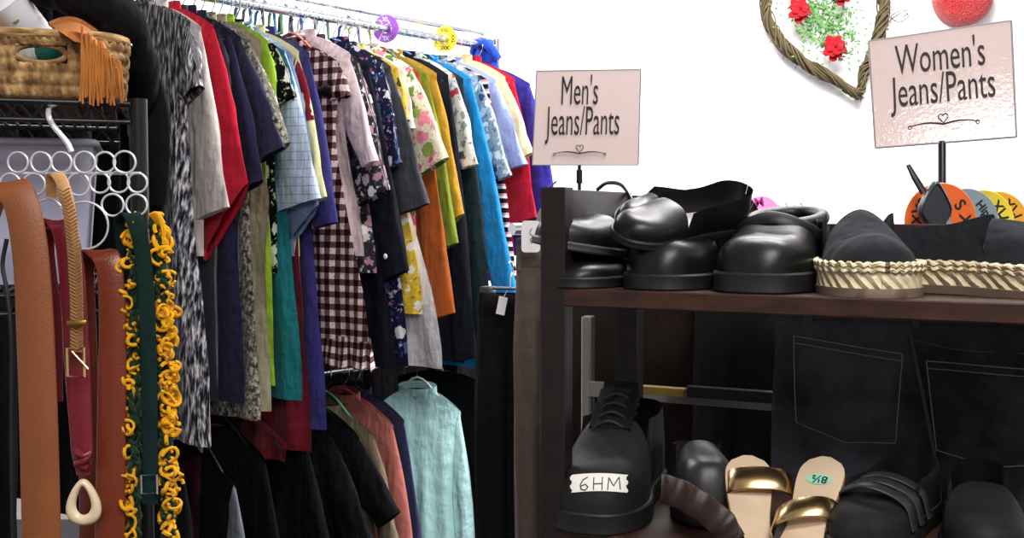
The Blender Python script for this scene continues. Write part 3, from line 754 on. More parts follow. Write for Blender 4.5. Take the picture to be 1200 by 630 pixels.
# --- lower shelf shoes
BK = leather('#0b0b0c', .5, .3, 20)
t, w_, h_ = shoe('black lace-up walking shoe with a white size label taped on the toe', shelf_at(722, .125, 0, True), yawtoe(-.35, -1), .27, .108, .055, .095, .10, openat=.50, sole=.020, mat=gloss_black(.5, '#0c0c0d', 25), smat=RUB, insole=plain('#1a1a1c', .7), toe_sq=2.6)
lw0 = W(669, 566, 1.19); lw1 = W(736, 566, 1.19)
def label_tape():
    Mi = _wm[t.name].inverted(); o0 = Mi @ EYE
    def zt(x, y):
        sv = (y + .135) / .27
        if sv <= 0 or sv >= .5: return -1
        w = w_(sv)
        if abs(x) >= w: return -1
        a = math.asin(min(1, abs(x) / w) ** (1 / .75)); return .020 + h_(sv) * max(0, math.cos(a)) ** .62
    def hit(px, py, lift):
        d = (Mi.to_3x3() @ ray(px, py)).normalized(); lo = 1.0; hi = None; q = .9
        while q < 1.5:
            p = o0 + d * q
            if p.z <= zt(p.x, p.y): hi = q; break
            q += .002
        if hi is None: return None
        lo = hi - .002
        for _ in range(12):
            m_ = (lo + hi) / 2; p = o0 + d * m_
            if p.z <= zt(p.x, p.y): hi = m_
            else: lo = m_
        return o0 + d * (hi - lift)
    x0, x1, y0, y1 = 669, 735, 577, 556
    tb = MB(); rows = []
    for j in range(9):
        rr = []
        for i in range(21):
            px = lerp(x0, x1, i / 20) + (1.5 * math.sin(j * 1.7) if i in (0, 20) else 0); py = lerp(y0, y1, j / 8) - 2 * math.sin(i / 20 * PI)
            rr.append(hit(px, py, .0016))
        rows.append(rr)
    last = [V((0, 0, 0))]
    for rr in rows:
        for k6 in range(len(rr)):
            if rr[k6] is None: rr[k6] = rr[k6 - 1] if k6 else next(q for q in rr if q is not None)
    P('size_label', tb.grid(rows), paint('#e9e5dd', .6), t, local=True, label='white tape size label')
    m = MB()
    strokes = [[(689, 558.5), (683, 562), (680, 568), (681, 573), (686, 574), (689, 570), (686, 567), (681, 569)],
               [(696, 559), (695.5, 573.5)], [(706, 558.5), (705.5, 573.5)], [(696, 566.5), (706, 566)],
               [(712, 573.5), (713.5, 559), (719, 569), (725.5, 558.5), (727, 573)]]
    for st in strokes:
        fine = []
        for a, b in zip(st, st[1:]):
            fine += [(lerp(a[0], b[0], q / 6), lerp(a[1], b[1], q / 6)) for q in range(6)]
        fine.append(st[-1])
        m.tube([hit(x, y, .0022) for x, y in fine], .00062, 5)
    P('handwriting', m, plain('#1c2148', .6), t, local=True, smooth=False, label='dark blue handwritten size')
label_tape()
P('tongue', MB().ribbon(smooth_path([V((0, -.03, .100)), V((0, .0, .122)), V((0, .022, .138)), V((0, .03, .148))], 5), [.052] * 6 + [.05] * 5 + [.044] * 5, .006, V((1, 0, 0))), C('#121214'), t, local=True)
for k2 in range(4):
    y = -.030 + k2 * .013; z = .106 + k2 * .009
    P('lace', MB().tube(smooth_path([V((-.026, y, z - .010)), V((0, y - .002, z + .004)), V((.026, y + .004, z - .010))], 5), .002, 6), plain('#161618', .7), t, local=True)
# dark mule: rounded toe facing up-ish
t, w_, h_ = shoe('grey-black shiny round toed mule behind the walking shoe, beside the gold sandals', shelf_at(822, .16, .0, True), yawtoe(-.05, -1) , .20, .074, .062, .066, .05, openat=.55, sole=.012, mat=gloss_black(.3, '#2c2a2e', 9), smat=RUB, insole=plain('#2a211e', .7), pitch=.0)
t.location.z += .004; _wm[t.name] = Matrix.Translation(t.location) @ t.rotation_euler.to_matrix().to_4x4()
bs = [W(775, 572, 1.24), W(795, 578, 1.22), W(820, 592, 1.20), W(848, 615, 1.18), W(860, 640, 1.17)]
tag(P('leather_strap', MB().ribbon([p + V((0, .003 * math.sin(i * 1.1), 0)) for i, p in enumerate(smooth_path(bs, 6))], .032, .003, V((.35, .1, 1))), leather('#2a1813', .5), None), 'crumpled dark brown leather strap between the walking shoe and the gold sandal', 'strap')
# gold sandals
BE = plain('#cbb296', .4)
def sandal(label, heel_px, heel_py, toe_px, toe_py, Yh, Yt, wpx, straps, pair=None):
    h = W(heel_px, heel_py, Yh); tt = W(toe_px, toe_py, Yt)
    ax = (tt - h); L = ax.length; ax.normalize(); rt = ax.cross(V((0, 0, 1))).normalized() * -1
    up = rt.cross(ax).normalized()
    if up.z < 0 and up.y > 0: up = -up
    if up.y > 0: up = -up
    t = thing('gold_sandal', label, 'sandal', h, group=None)
    n = 30; loopL = []; w0 = wpx / F * Yh / 2
    for j in range(n + 1):
        s = j / n; w = interp([(0, 1.0), (.15, 1.03), (.45, .82), (.75, 1.12), (1, 1.0)], s) * w0
        if s < .13: w *= max(.03, 1 - (1 - s / .13) ** 2.3) ** (1 / 2.3)
        if s > .85: w *= max(.03, 1 - ((s - .85) / .15) ** 2.2) ** (1 / 2.2)
        loopL.append((w, s * L))
    loop = loopL + [(-x, y) for x, y in loopL[::-1]]
    P('footbed', MB().grid([[h + ax * y + rt * x * k + up * z for x, y in loop] for z, k in ((0, .98), (.001, .995), (.004, .995), (.005, .93))], True, cap0=True, cap1=True), BE, t, angle=35)
    P('sole', MB().grid([[h + ax * y + rt * x * k + up * z for x, y in loop] for z, k in ((-.014, .98), (-.013, 1.02), (-.001, 1.03), (-.0005, .9))], True, cap0=True, cap1=True), GOLD, t, angle=35)
    for (s, wd, ht, lean, wm_, ox) in straps:
        pts = []; w = interp([(0, 1.0), (.45, .82), (.75, 1.12), (1, 1)], s) * w0 * wm_
        for i in range(15):
            a = PI * i / 14
            pts.append(h + ax * (s * L + lean * math.cos(a)) + rt * (math.cos(a) * w) + V((ox, 0, 0)) + up * (ht * math.sin(a) ** .7 - .004))
        P('strap', MB().ribbon(pts, wd, .003, ax), GOLD, t, angle=60, label='shiny gold strap')
    return t, h, ax, rt, up
sd1 = sandal('gold strapped sandal with beige insole, left of the gold pair', 876, 536, 884, 720, 1.27, 1.13, 52, [(.20, .030, .022, .0, 1.55, .012), (.75, .03, .035, .01, 1.1, 0)])
sd2 = sandal('gold strapped sandal with green size sticker on its insole', 969, 538, 915, 720, 1.24, 1.10, 52, [(.42, .026, .026, -.012, 1.5, -.004)])
t, h, ax, rt_, up = sd2
c = h + ax * .034 + up * .0056
P('size_sticker', MB().prism([c + rt_ * math.cos(a) * .014 + ax * math.sin(a) * .0075 for a in [2 * PI * i / 20 for i in range(20)]], up, .0004), plain('#8fc9ae', .6), t, smooth=False, label='pale green oval size sticker')
rgt = rt_ if rt_.x > 0 else -rt_
tm = text_mb('8½', .014, c + up * .0008, -rgt, ax * 1, th=0, bold=.0003)
P('lettering', tm, plain('#0d2a20', .6), t, smooth=False, label='dark size numerals')
# dark sport shoes at the bottom right
DK = gloss_black(.55, '#0e0e0f', 30)
def low_at(px, off): 
    O = S(0, off, 0); h = onplane(px, 600, O, SB); return V((h.x, h.y, SZ + LOW))
t, w_, h_ = shoe('dark strapped sport sandal at the bottom, right of the gold sandals', low_at(1040, .14), yawtoe(-.7, -1), .25, .088, .036, .050, .056, openat=.4, sole=.018, mat=DK, smat=RUB, insole=plain('#1c1c20', .7))
for y in (-.06, -.03, 0.0):
    P('strap', MB().ribbon(smooth_path([V((-.046, y, .026)), V((-.035, y, .055)), V((0, y - .01, .070)), V((.035, y, .055)), V((.046, y, .026))], 6), .014, .003, V((0, 1, .2))), plain('#232427', .5), t, local=True)
t, w_, h_ = shoe('dark rounded slip-on shoe at the bottom right corner', low_at(1150, .16), yawtoe(-.35, -1), .25, .085, .040, .055, .055, openat=.45, sole=.014, mat=DK, smat=RUB, insole=plain('#1c1c20', .7))

# ------------------------------------------------------------------ trousers rack behind the shelf
def pants(name, label, O, a, n, ztop, zbot, wt, wh, mat, wbmat=None, T=.02, legs=True, seed=0, lower_gap=.25, cat='trousers', fold=.006, band=.035, loops=3, lean=0, part='legs', hang=True):
    """flat hung trousers: O plan position of waist centre, a width direction, n normal away from camera"""
    t = thing(name, label, cat, V((O.x, O.y, ztop)))
    def surf(c, z, side, off=0):
        s = (ztop - z) / (ztop - zbot); w = interp([(0, wt), (.22, wh), (1, wh * .92)], s)
        th = T * max(0, 1 - abs(c) ** 3) ** .5 * (.75 + .25 * min(1, s * 5))
        groove = -.35 * T * math.exp(-(c / .07) ** 2) * min(1, s * 4)
        f = fold * (nz(c * 2.2 + seed, z * 3, side) + .5 * nz(c * 5 + seed, z * 8, side + 4)) * min(1, .3 + s * 3)
        return V((O.x, O.y, 0)) + a * (c * w + lean * s) + n * (side * (th + groove + off) + f) + V((0, 0, z))
    NC = 28; NR = 34; rows = []; uvs = []
    ring = [(-1 + 2 * i / NC, -1) for i in range(NC + 1)] + [(1 - 2 * i / NC, 1) for i in range(1, NC)]
    for j in range(NR + 1):
        z = lerp(ztop, zbot, j / NR); rows.append([surf(c, z, sd) for c, sd in ring]); uvs += [(c * wt, z) for c, sd in ring]
    P(part, MB().grid(rows, True, us=uvs), mat, t, angle=80)
    rows = [[surf(c, z, sd, o) for c, sd in ring] for z, o in ((ztop - band, .0005), (ztop - band + .002, .003), (ztop, .003), (ztop + .002, .0005))]
    P('waistband', MB().grid(rows, True), wbmat or mat, t, angle=60)
    for k in range(loops):
        c = -.75 + 1.5 * k / max(1, loops - 1)
        if part == 'legs': P('belt_loop', MB().ribbon([surf(c, ztop + .004 - q * (band + .01), -1, .005) for q in (0, .3, .7, 1)], .010, .002, a), wbmat or mat, t)
    if hang:
        hg = thing('trouser_hanger', 'clip hanger holding the ' + label.split(' hanging')[0].split(' showing')[0], 'hanger', V((O.x, O.y, ztop)), group='clip hangers on the trouser rails')
        cc = V((O.x, O.y, ztop))
        P('bar', MB().tube([cc - a * wt * .8 + V((0, 0, .012)), cc + a * wt * .8 + V((0, 0, .012))], .003, 8), CHROME, hg)
        for q in (-.7, .7): P('clip', MB().box(cc + a * wt * q + V((0, 0, .004)), (.022, T * 1.2, .022), Matrix((a, n, V((0, 0, 1)))).transposed(), .002), plain('#2a2a2e', .4), hg)
        P('hook', MB().tube([cc + V((0, 0, .012)), cc + V((0, 0, .035))] + [cc + V((0, 0, .05)) + n * math.cos(x) * .014 + V((0, 0, math.sin(x) * .014)) for x in [-PI / 2 + 4 * i / 8 for i in range(9)]], .0016, 6), CHROME, hg)
    return t, surf
# black jeans facing the viewer
JO = S(.0, .33, 0)
def onS(px, py, off=.33): return onplane(px, py, S(0, off, 0), SB)
l = onS(905, 480); r_ = onS(1262, 480); zt = onS(1050, 372).z + .03
JC = (l + r_) / 2
DN = denim('#1d1f24', '#50555e')
jt, js = pants('jeans', 'large black denim jeans showing two back pockets behind the shoe shelf', JC, SA, SB, zt, .35, (r_ - l).length / 2 * .97, (r_ - l).length / 2, DN, T=.022, seed=2, fold=.010, cat='jeans')
hw = (r_ - l).length / 2
def jc(px, py):
    h = onS(px, py); return (h - V((JC.x, JC.y, h.z))).dot(SA) / hw, h.z
TH = plain('#8f8672', .8)
def pocket(corners, t, surf, jcf, mat, thread):
    cs = [jcf(*p) for p in corners]
    rows = []
    tl, tr, br, bl = cs
    for j in range(9):
        s = j / 8; rr = []
        for i in range(11):
            q = i / 10; c = lerp(lerp(tl[0], tr[0], q), lerp(bl[0], br[0], q), s); z = lerp(lerp(tl[1], tr[1], q), lerp(bl[1], br[1], q) - .012 * (1 - abs(2 * q - 1)), s)
            rr.append(surf(c, z, -1, .0028 if 0 < i < 10 and j < 8 else .0003))
        rows.append(rr)
    p = P('pocket', MB().grid(rows), mat, t, angle=70)
    def line(a, b, dz=0):
        return [surf(lerp(a[0], b[0], q), lerp(a[1], b[1], q) + dz, -1, .0036) for q in [i / 12 for i in range(13)]]
    m = MB(); bm = ((bl[0] + br[0]) / 2, (bl[1] + br[1]) / 2 - .012)
    for a, b in ((tl, tr), (tl, bl), (tr, br), (bl, bm), (bm, br)): m.tube(line(a, b), .0007, 5)
    m.tube(line((tl[0], tl[1] - .009), (tr[0], tr[1] - .009)), .0006, 5)
    P('stitching', m, thread, p, label='pale stitched seam')
pocket([(929, 392), (1060, 412), (1052, 515), (936, 492)], jt, js, jc, DN, TH)
pocket([(1088, 420), (1225, 432), (1222, 540), (1100, 522)], jt, js, jc, DN, TH)
m = MB()
sm = [jc(*p) for p in ((1064, 372), (1072, 410), (1085, 470), (1098, 540), (1110, 640))]
for dx in (0, .012):
    m.tube(smooth_path([js(c + dx, z, -1, .002) for c, z in sm], 6), .0011, 6)
y1 = [jc(*p) for p in ((905, 376), (960, 386), (1064, 396))]; m.tube(smooth_path([js(max(-.98, c), z, -1, .002) for c, z in y1], 8), .0009, 5)
y1 = [jc(*p) for p in ((1072, 396), (1130, 408), (1225, 414))]; m.tube(smooth_path([js(c, z, -1, .002) for c, z in y1], 8), .0009, 5)
P('seam_stitching', m, plain('#4f4a42', .8), jt)
# dark trousers / brown trousers behind
def pants_px(name, label, x0, x1, ytop, off, mat, seed, T=.018, zb=.35, **k):
    l = onS(x0, 450, off); r2 = onS(x1, 450, off); z = onS((x0 + x1) / 2, ytop, off).z
    return pants(name, label, (l + r2) / 2, SA, SB, z, zb, (r2 - l).length / 2 * .96, (r2 - l).length / 2, mat, T=T, seed=seed, **k)
pants_px('trousers', 'black trousers hanging between the brown trousers and the black jeans', 812, 915, 330, .43, denim('#0c0c0e', '#1b1b1f'), 5)
pants_px('trousers', 'dark brown trousers hanging behind the shelf post', 655, 826, 320, .47, C('#2b211e'), 8)
pants_px('trousers', 'black trousers at the far right behind the large jeans', 1120, 1330, 340, .43, C('#0d0d10'), 11)
# men's trousers hung at the left, seen beside the post
def free_pants(name, label, x0, x1, Y, ytop, yawd, mat, seed, T=.03, loops=2, fold=.01, zb=.3):
    l = W(x0, 450, Y); r2 = W(x1, 450, Y); a = V((math.cos(yawd), math.sin(yawd), 0)); n = V((-a.y, a.x, 0)); z = W(x0, ytop, Y).z
    wv = (r2 - l).length / 2 / math.cos(yawd)
    return pants(name, label, (l + r2) / 2, a, n, z, zb, wv * .9, wv, mat, T=T, seed=seed, loops=loops, fold=fold)
free_pants('trousers', 'taupe grey trousers with belt loops hanging left of the shelf post', 603, 672, 1.95, 289, -.35, C('#5b4f47'), 3, T=.035)
free_pants('trousers', 'black trousers hanging between the tops and the taupe trousers', 556, 640, 2.15, 345, -.35, C('#0d0d0f'), 13, T=.03)
# hanger tags beside the post
t = thing('hanger_tag', 'white plastic size tag clipped above the taupe trousers', 'tag', W(622, 296, 1.90))
c0 = W(622, 277, 1.90); pts = []
for (sx, sy, q) in ((1, 1, 0), (-1, 1, 1), (-1, -1, 2), (1, -1, 3)):
    for kk in range(4):
        a = (q + kk / 3) * PI / 2; pts.append(c0 + V((sx * .010 + math.cos(a) * .006, 0, sy * .021 + math.sin(a) * .006)))
P('tag_plate', MB().prism(pts, V((0, 1, 0)), .003), plain('#eceae8', .4), t, smooth=False)
P('handwriting', MB().tube(smooth_path([c0 + V((x, -.0006, z)) for x, z in ((.002, .014), (-.002, .006), (.003, .000), (-.001, -.006), (.002, -.012))], 4), .0007, 5), plain('#3a3a42', .6), t, label='thin pen scribble')
t = thing('hanger_clip', 'grey plastic hanger end with a round hole beside the post', 'hanger clip', W(643, 285, 1.97))
c0 = W(642, 262, 1.97); rows = []
pr = [(.005, -.004), (.028, -.004), (.028, .004), (.005, .004), (.005, -.004)]
P('clip_plate', MB().grid([[c0 + V((math.cos(a) * rr * (1 if rr < .01 else .75), y, math.sin(a) * rr * (1 if rr < .01 else 1.25))) for rr, y in pr] for a in [2 * PI * i / 32 for i in range(33)]]), plain('#77777c', .45), t, angle=40)
P('hook', MB().tube(smooth_path([c0 + V((0, 0, .03)), c0 + V((0, 0, .06)), c0 + V((.015, 0, .075))], 5), .002, 6), CHROME, t)
t = thing('paper_tag', 'small white paper price tag hanging on the black trousers', 'tag', W(588, 372, 2.1))
c0 = W(588, 358, 2.09); a = V((math.cos(.1), 0, math.sin(-.25))); u = V((.2, 0, 1)).normalized()
P('tag_card', MB().prism([c0 + a * .008 * x + u * .017 * y for x, y in ((-1, -1), (1, -1), (1, 1), (-1, 1))], V((0, 1, 0)), .001), paint('#e2e0e2'), t, smooth=False)
P('string', MB().tube([c0 + u * .016, c0 + u * .03 + a * .004], .0006, 5), plain('#ddd', .7) if False else plain('#dddddd', .7), t)

# chrome pants rack frame
t = thing('pants_rack', 'chrome framed trouser rack standing behind the shoe shelf', 'clothes rack', V((S(.05, .40, 0).x, S(.05, .40, 0).y, 0)))
def vplate(px, w, off, y0, y1, mat, name, d=.02):
    a = onS(px, 480, off); z0 = .02; z1 = onS(px, y1, off).z
    return P(name, MB().box(V((a.x, a.y, (z0 + z1) / 2)), (w, d, z1 - z0), MS, .002), mat, t, smooth=False)
STEEL = plain('#a9a5a0', .32, .9)
vplate(689, .015, .37, 0, 370, STEEL, 'post')
pA = onS(692, 447, .36); pB = onS(905, 462, .36); zc = (pA.z + pB.z) / 2
def hbar(x0, x1, y, off, hpx, mat, name, lab=None):
    a = onS(x0, y, off); b = onS(x1, y, off); c = (a + b) / 2; c.z = onS(x0, y, off).z
    return P(name, MB().box(c, ((b - a).length, .012, hpx), MS, .001), mat, t, smooth=False, label=lab)
hbar(690, 1240, 455, .365, .022, STEEL, 'cross_bar')
hbar(738, 802, 455, .358, .012, plain('#b0924a', .5), 'wood_insert', 'yellowish wooden insert')
hbar(806, 906, 458, .352, .016, plain('#141416', .5), 'plastic_sleeve', 'black plastic sleeve')
RA = onS(640, 330, .42); RB_ = onS(1500, 330, .42); RA.z = RB_.z = 1.25 - .03
P('rail', MB().tube([RA, RB_], .0125, 12), CHROME, t)
for q in (RB_,): P('post', MB().tube([V((q.x, q.y, 0.02)), q], .013, 12), CHROME, t)
P('foot', MB().box(V((onS(689, 480, .37).x, onS(689, 480, .37).y, .02)), (.05, .4, .03), MS, .003), STEEL, t, smooth=False)
P('foot', MB().box(V((RB_.x, RB_.y, .02)), (.05, .4, .03), MS, .003), STEEL, t, smooth=False)

# men's trouser rail further back
ma, mbb = W(600, 250, 2.02), W(960, 250, 2.68); ma.z = mbb.z = 1.222
tr_ = thing('pants_rack', "chrome trouser rail on two posts behind the left sign's pole", 'clothes rack', V((ma.x, ma.y, 0)))
P('rail', MB().tube([ma, mbb], .011, 12), CHROME, tr_)
for q in (ma + (mbb - ma) * .2, mbb): P('post', MB().tube([V((q.x, q.y, .01)), q], .012, 12), CHROME, tr_); P('foot', MB().tube([V((q.x - .2, q.y + .1, .012)), V((q.x + .2, q.y - .1, .012))], .012, 10), CHROME, tr_)
# row of dark coats behind the double rack, along the wall side
ba, bb_ = R0 + D * -.1 - E * .42, R1 + D * .35 - E * .42; ba.z = bb_.z = 1.22
dr = thing('clothes_rack', 'low black rack of dark coats standing behind the chrome double rack', 'clothes rack', V((ba.x, ba.y, 0)))
P('rail', MB().tube([ba, bb_], .012, 10), BLACKM, dr)
for q in (ba, bb_): P('post', MB().tube([V((q.x, q.y, .01)), q], .012, 10), BLACKM, dr)
for i, (c_, nm_) in enumerate((('#0c0d12', 'navy black'), ('#0d0c0c', 'brown black'), ('#0a0f0d', 'green black'), ('#0b0b10', 'blue black'), ('#0e0b0f', 'plum black'), ('#0b0b0b', 'plain black'), ('#101014', 'charcoal black'))):
    c0 = ba + (bb_ - ba) * (.03 + .155 * i)
    pants('coat', '%s coat in the dark row behind the lower rail' % nm_, c0, (D + E * .25).normalized(), (E * -1 + D * .25).normalized(), 1.13, .25, .17, .21, C(c_), T=.04, seed=i * 3, cat='coat', loops=0, part='body', fold=.02)
# size discs on the women's rail
dv = V((-.10, 1, 0))
for i, (px, py, Y, col, nm, words) in enumerate((
    (1102, 258, 1.42, '#e8692a', 'orange', [('S', 38, .022), ('X', 0, .022), ('XS', 150, .020), ('X', 178, .018)]),
    (1131, 262, 1.50, '#7d939b', 'grey blue', [('M', 8, .022), ('Hip', 40, .016)]),
    (1151, 262, 1.57, '#f0d63a', 'yellow', [('L', 10, .02), ('XL', 40, .02)]),
    (1169, 262, 1.65, '#f2a92c', 'amber', [('1', 20, .02), ('XL', 50, .02)]))):
    disc(W(px, py, Y), .048, .015, dv, col, '%s round size divider on the rail beneath the right sign' % nm, words)
disc(W(892, 252, 2.6), .045, .014, V((0, 1, 0)), '#ef8fc8', 'pink round size divider peeking above the shoes', [('M', 100, .03)], tcol='#a01870')
t = thing('wire_clip', 'pale clear hanger clips standing up right of the pink divider', 'clip', W(925, 262, 2.6))
for q in (915, 933):
    P('prong', MB().tube([W(q, 262, 2.6), W(q - 2, 240, 2.6), W(q + 6, 238, 2.6), W(q + 10, 252, 2.6)], .003, 6), plain('#b9bcc4', .2), t)

# ------------------------------------------------------------------ signs
def laminate():
    t = NT('laminate'); n = t.noise(t.uv(gen=True), 160, 3, .6)
    m = t.fin(lin('#d9c3bf'), .6, bump=n, bs=.25, bd=.0012, spec=.3)
    b = t.b; b.inputs['Coat Weight'].default_value = 1; b.inputs['Coat Roughness'].default_value = .06; b.inputs['Coat IOR'].default_value = 1.6
    for l in list(t.t.links):
        if l.to_socket == b.inputs['Normal']: src = l.from_socket; t.l(src, b.inputs['Coat Normal'])
    return m
PAPER = plain('#d9c3bf', .5); PAPER_GLOSS = laminate()
INK = plain('#1a1216', .7)
def sign(label, q, Y, lines, polepx, Yp, swash, name='sign'):
    tl, tr, br, bl = [W(p[0], p[1], yy) for p, yy in zip(q, Y)]
    t = thing(name, label, 'sign', (bl + br) / 2)
    n = (tr - tl).cross(bl - tl).normalized()
    if n.y < 0: n = -n
    P('sign_card', MB().prism([bl, br, tr, tl], n, .003), PAPER_GLOSS if 'Women' in label else PAPER, t, smooth=False)
    ec = plain('#8f8a8e', .3)
    m = MB()
    for a, b in ((tl, tr), (tr, br), (br, bl), (bl, tl)): m.tube([a + n * .001, b + n * .001], .0016, 6)
    P('clear_frame', m, ec, t)
    R_ = ((tr - tl) + (br - bl)).normalized(); U_ = ((tl - bl) + (tr - br)).normalized()
    w = (tr - tl).length; h = (tl - bl).length
    def at(u, v): return lerp(lerp(bl, br, u), lerp(tl, tr, u), v) - n * .0012
    for (txt, u, v, size, sx, sk) in lines:
        m = text_mb(txt, size * h, at(u, v), R_, U_ - R_ * 0, th=0, sx=sx, bold=.0)
        P('lettering', m, INK, t, smooth=False, label='black words %s' % txt)
    m = MB(); u0, u1, v0 = swash
    pts = [at(lerp(u0, u1, s), v0 + .022 * math.sin(s * 2 * PI * 1.0) * (1 if s < .5 else -1) * .9) for s in [i / 30 for i in range(31)]]
    m.tube(pts, [.0005 + .0006 * math.sin(PI * i / 30) for i in range(31)], 6)
    for uu in (u0, u1): m.torus(at(uu, v0 - .008), .0022, .0006, 12, 5)
    hc = (u0 + u1) / 2
    hp = [at(hc + .035 * (16 * math.sin(a) ** 3) / 16, v0 + .055 + .045 * (13 * math.cos(a) - 5 * math.cos(2 * a) - 2 * math.cos(3 * a) - math.cos(4 * a)) / 16) for a in [2 * PI * i / 30 for i in range(30)]]
    m.tube(hp, .0006, 5, closed=True)
    P('ornament', m, INK, t, label='thin curled line with a little heart')
    return t, n, at
t, n, at = sign("blush card sign reading Men's Jeans/Pants on a black pole", [(629, 83), (751, 81), (748, 193), (624, 193)], [2.1, 2.1, 2.1, 2.1],
                [("Men's", .42, .77, .44, .40, 0), ('Jeans/Pants', .465, .45, .44, .40, 0)], 0, 0, (.20, .68, .12))
P('pole', MB().tube([W(679, 190, 2.11), W(679, 240, 2.11), W(679, 330, 2.11)], .0035, 10), BLACKM, t)
P('pole_collar', MB().tube([W(679, 199, 2.108), W(679, 215, 2.108)], .006, 12), BLACKM, t)
t, n, at = sign("blush card sign reading Women's Jeans/Pants on a clamp pole", [(1018, 48), (1185, 24), (1191, 160), (1026, 173)], [1.57, 1.51, 1.46, 1.52],
                [("Women's", .50, .76, .40, .46, 0), ('Jeans/Pants', .51, .47, .40, .46, 0)], 0, 0, (.26, .74, .16))
P('pole', MB().tube([W(1104, 166, 1.495), W(1104, 215, 1.48), W(1104, 262, 1.45)], .0052, 12), BLACKM, t)
cl = W(1096, 244, 1.38); rows = []
P('clamp', MB().grid([[cl + V((math.cos(a) * (.020 if math.sin(a) < 0 else .020 * (1 - .55 * math.sin(a))) * sc, y, math.sin(a) * (.022 if math.sin(a) < 0 else .034) * sc)) for y, sc in ((.010, .0), (.010, .95), (.006, 1), (-.004, 1), (-.007, .9), (-.004, .82), (-.004, 0))] for a in [2 * PI * i / 32 for i in range(33)]]), plain('#33363d', .3), t, angle=40, label='dark grey teardrop clamp')
P('clamp_lever', MB().ribbon([W(1064, 193, 1.40), W(1072, 208, 1.395), W(1083, 226, 1.39)], [.005, .008, .009], .003, V((1, 0, .6))), BLACKM, t)

# ------------------------------------------------------------------ wall hangings
def wreath():
    Y = BY - .05
    out = [(897, 0), (902, 28), (920, 55), (950, 78), (980, 95), (1006, 110), (1012, 85), (1026, 55), (1034, 20), (1034, -5), (1022, -40), (995, -52), (968, -30), (948, -48), (915, -45), (899, -20)]
    P3 = [W(x, y, Y) for x, y in out]; cc = W(968, 20, Y)
    t = thing('heart_wreath', 'heart shaped twig wreath with red roses and greenery on the white wall', 'wreath', V((cc.x, BY, cc.z)))
    m = MB()
    loop = smooth_path(P3 + [P3[0]], 5)
    for k in range(44):
        ph = random.uniform(0, 6.28); fr = random.uniform(3, 8); rad = random.uniform(.006, .034); pts = []
        for i, p in enumerate(loop[:-1]):
            a = ph + i / len(loop) * 2 * PI * round(fr); d = (p - cc).normalized()
            pts.append(p + d * math.cos(a) * rad * .8 + V((0, math.sin(a) * rad, 0)) + V((0, -.002, 0)))
        m.tube(pts, random.uniform(.0022, .0040), 5, closed=True)
    for k in range(70):
        p = loop[random.randrange(len(loop))]; d = (p - cc).normalized() + V((random.uniform(-.8, .8), random.uniform(-.4, .1), random.uniform(-.8, .8)))
        m.tube([p, p + d.normalized() * random.uniform(.02, .045)], .0012, 4)
    P('twig_frame', m, plain('#54482f', .9), t)
    # green sprays
    m = MB()
    for k in range(700):
        ax_, ay_ = random.choice([(965, 28), (958, 15), (975, 40), (945, 8), (985, 52), (970, 5)])
        c = W(ax_ + random.gauss(0, 17), ay_ + random.gauss(0, 12), Y - random.uniform(0, .05)); d = V((random.gauss(0, 1), random.gauss(0, .5), random.gauss(0, 1))).normalized()
        s = d.cross(V((0, 1, 0))).normalized()
        m.add([c, c + d * .010 + s * .004, c + d * .024, c + d * .010 - s * .004], [(0, 1, 2, 3)])
    P('greenery', m, plain('#4d7a3c', .8), t, smooth=False)['kind'] = 'stuff'
    for (x, y, r) in ((937, 12, .052), (978, 56, .054), (987, -10, .056)):
        m = MB(); c = W(x, y, Y - .045); m.ball(c, r * .6, r * .45, r * .6)
        for k in range(16):
            a = k * 2.4; rr = r * (.35 + .045 * k); q = c + V((math.cos(a) * rr * .75, -r * .5 + k * .0018, math.sin(a) * rr * .75))
            m.ball(q, r * .30, r * .12, r * .30, 8, 6, Matrix.Rotation(a, 4, 'Y') @ Matrix.Rotation(.5, 4, 'Z'))
        P('rose', m, C('#92101a'), t, label='red fabric rose')
wreath()
def gheart():
    Y = BY - .05; cc = W(1130, -4, Y)
    t = thing('glitter_heart', 'red glittery heart ornament on the wall above the right sign', 'ornament', V((cc.x, BY, cc.z)))
    nt = NT('glitter'); vo = nt.n('TexVoronoi'); nt.l(nt.uv(gen=True), vo.inputs[0]); vo.inputs['Scale'].default_value = 260
    gm = nt.fin(nt.ramp(vo.outputs['Distance'], [(.1, '#f0483c'), (.5, '#8f0510')]), .35, bump=vo.outputs['Distance'], bs=1, bd=.004, spec=.6)
    rows = []
    for j in range(9):
        f = j / 8; k = math.cos(f * PI / 2) ** .6 if f < 1 else 0; rows.append([cc + V((.115 * math.sin(a) * k, -.05 * math.sin(f * PI / 2), (.115 * math.cos(a) - .05 * math.exp(-(min(a, 2 * PI - a) / .45) ** 2)) * k)) for a in [2 * PI * i / 48 for i in range(48)]])
    rows.insert(0, [V((p.x, BY - .012, p.z)) for p in rows[0]])
    P('heart_body', MB().grid(rows, True, cap0=True), gm, t, angle=60)
    P('hanging_loop', MB().tube([cc + V((0, 0, .07)), cc + V((0, .03, .2))], .002, 5), plain('#c0a060', .4), t)
gheart()
m = MB(); pts = [(1036, 32), (1048, 20), (1060, 14), (1064, 20), (1054, 26), (1044, 20), (1052, 14), (1065, 12)]
m.tube(smooth_path([W(x, y, BY - .02) for x, y in pts], 6), .0018, 5)
for x, y in ((1042, 10), (1052, 24), (1060, 19)): m.tube([W(x, y, BY - .02), W(x + 6, y - 5, BY - .02), W(x + 9, y - 1, BY - .012)], .0013, 5)
tag(P('twine', m, plain('#3a3430', .8), None), 'thin dark curled twig on the wall right of the wreath', 'twig')

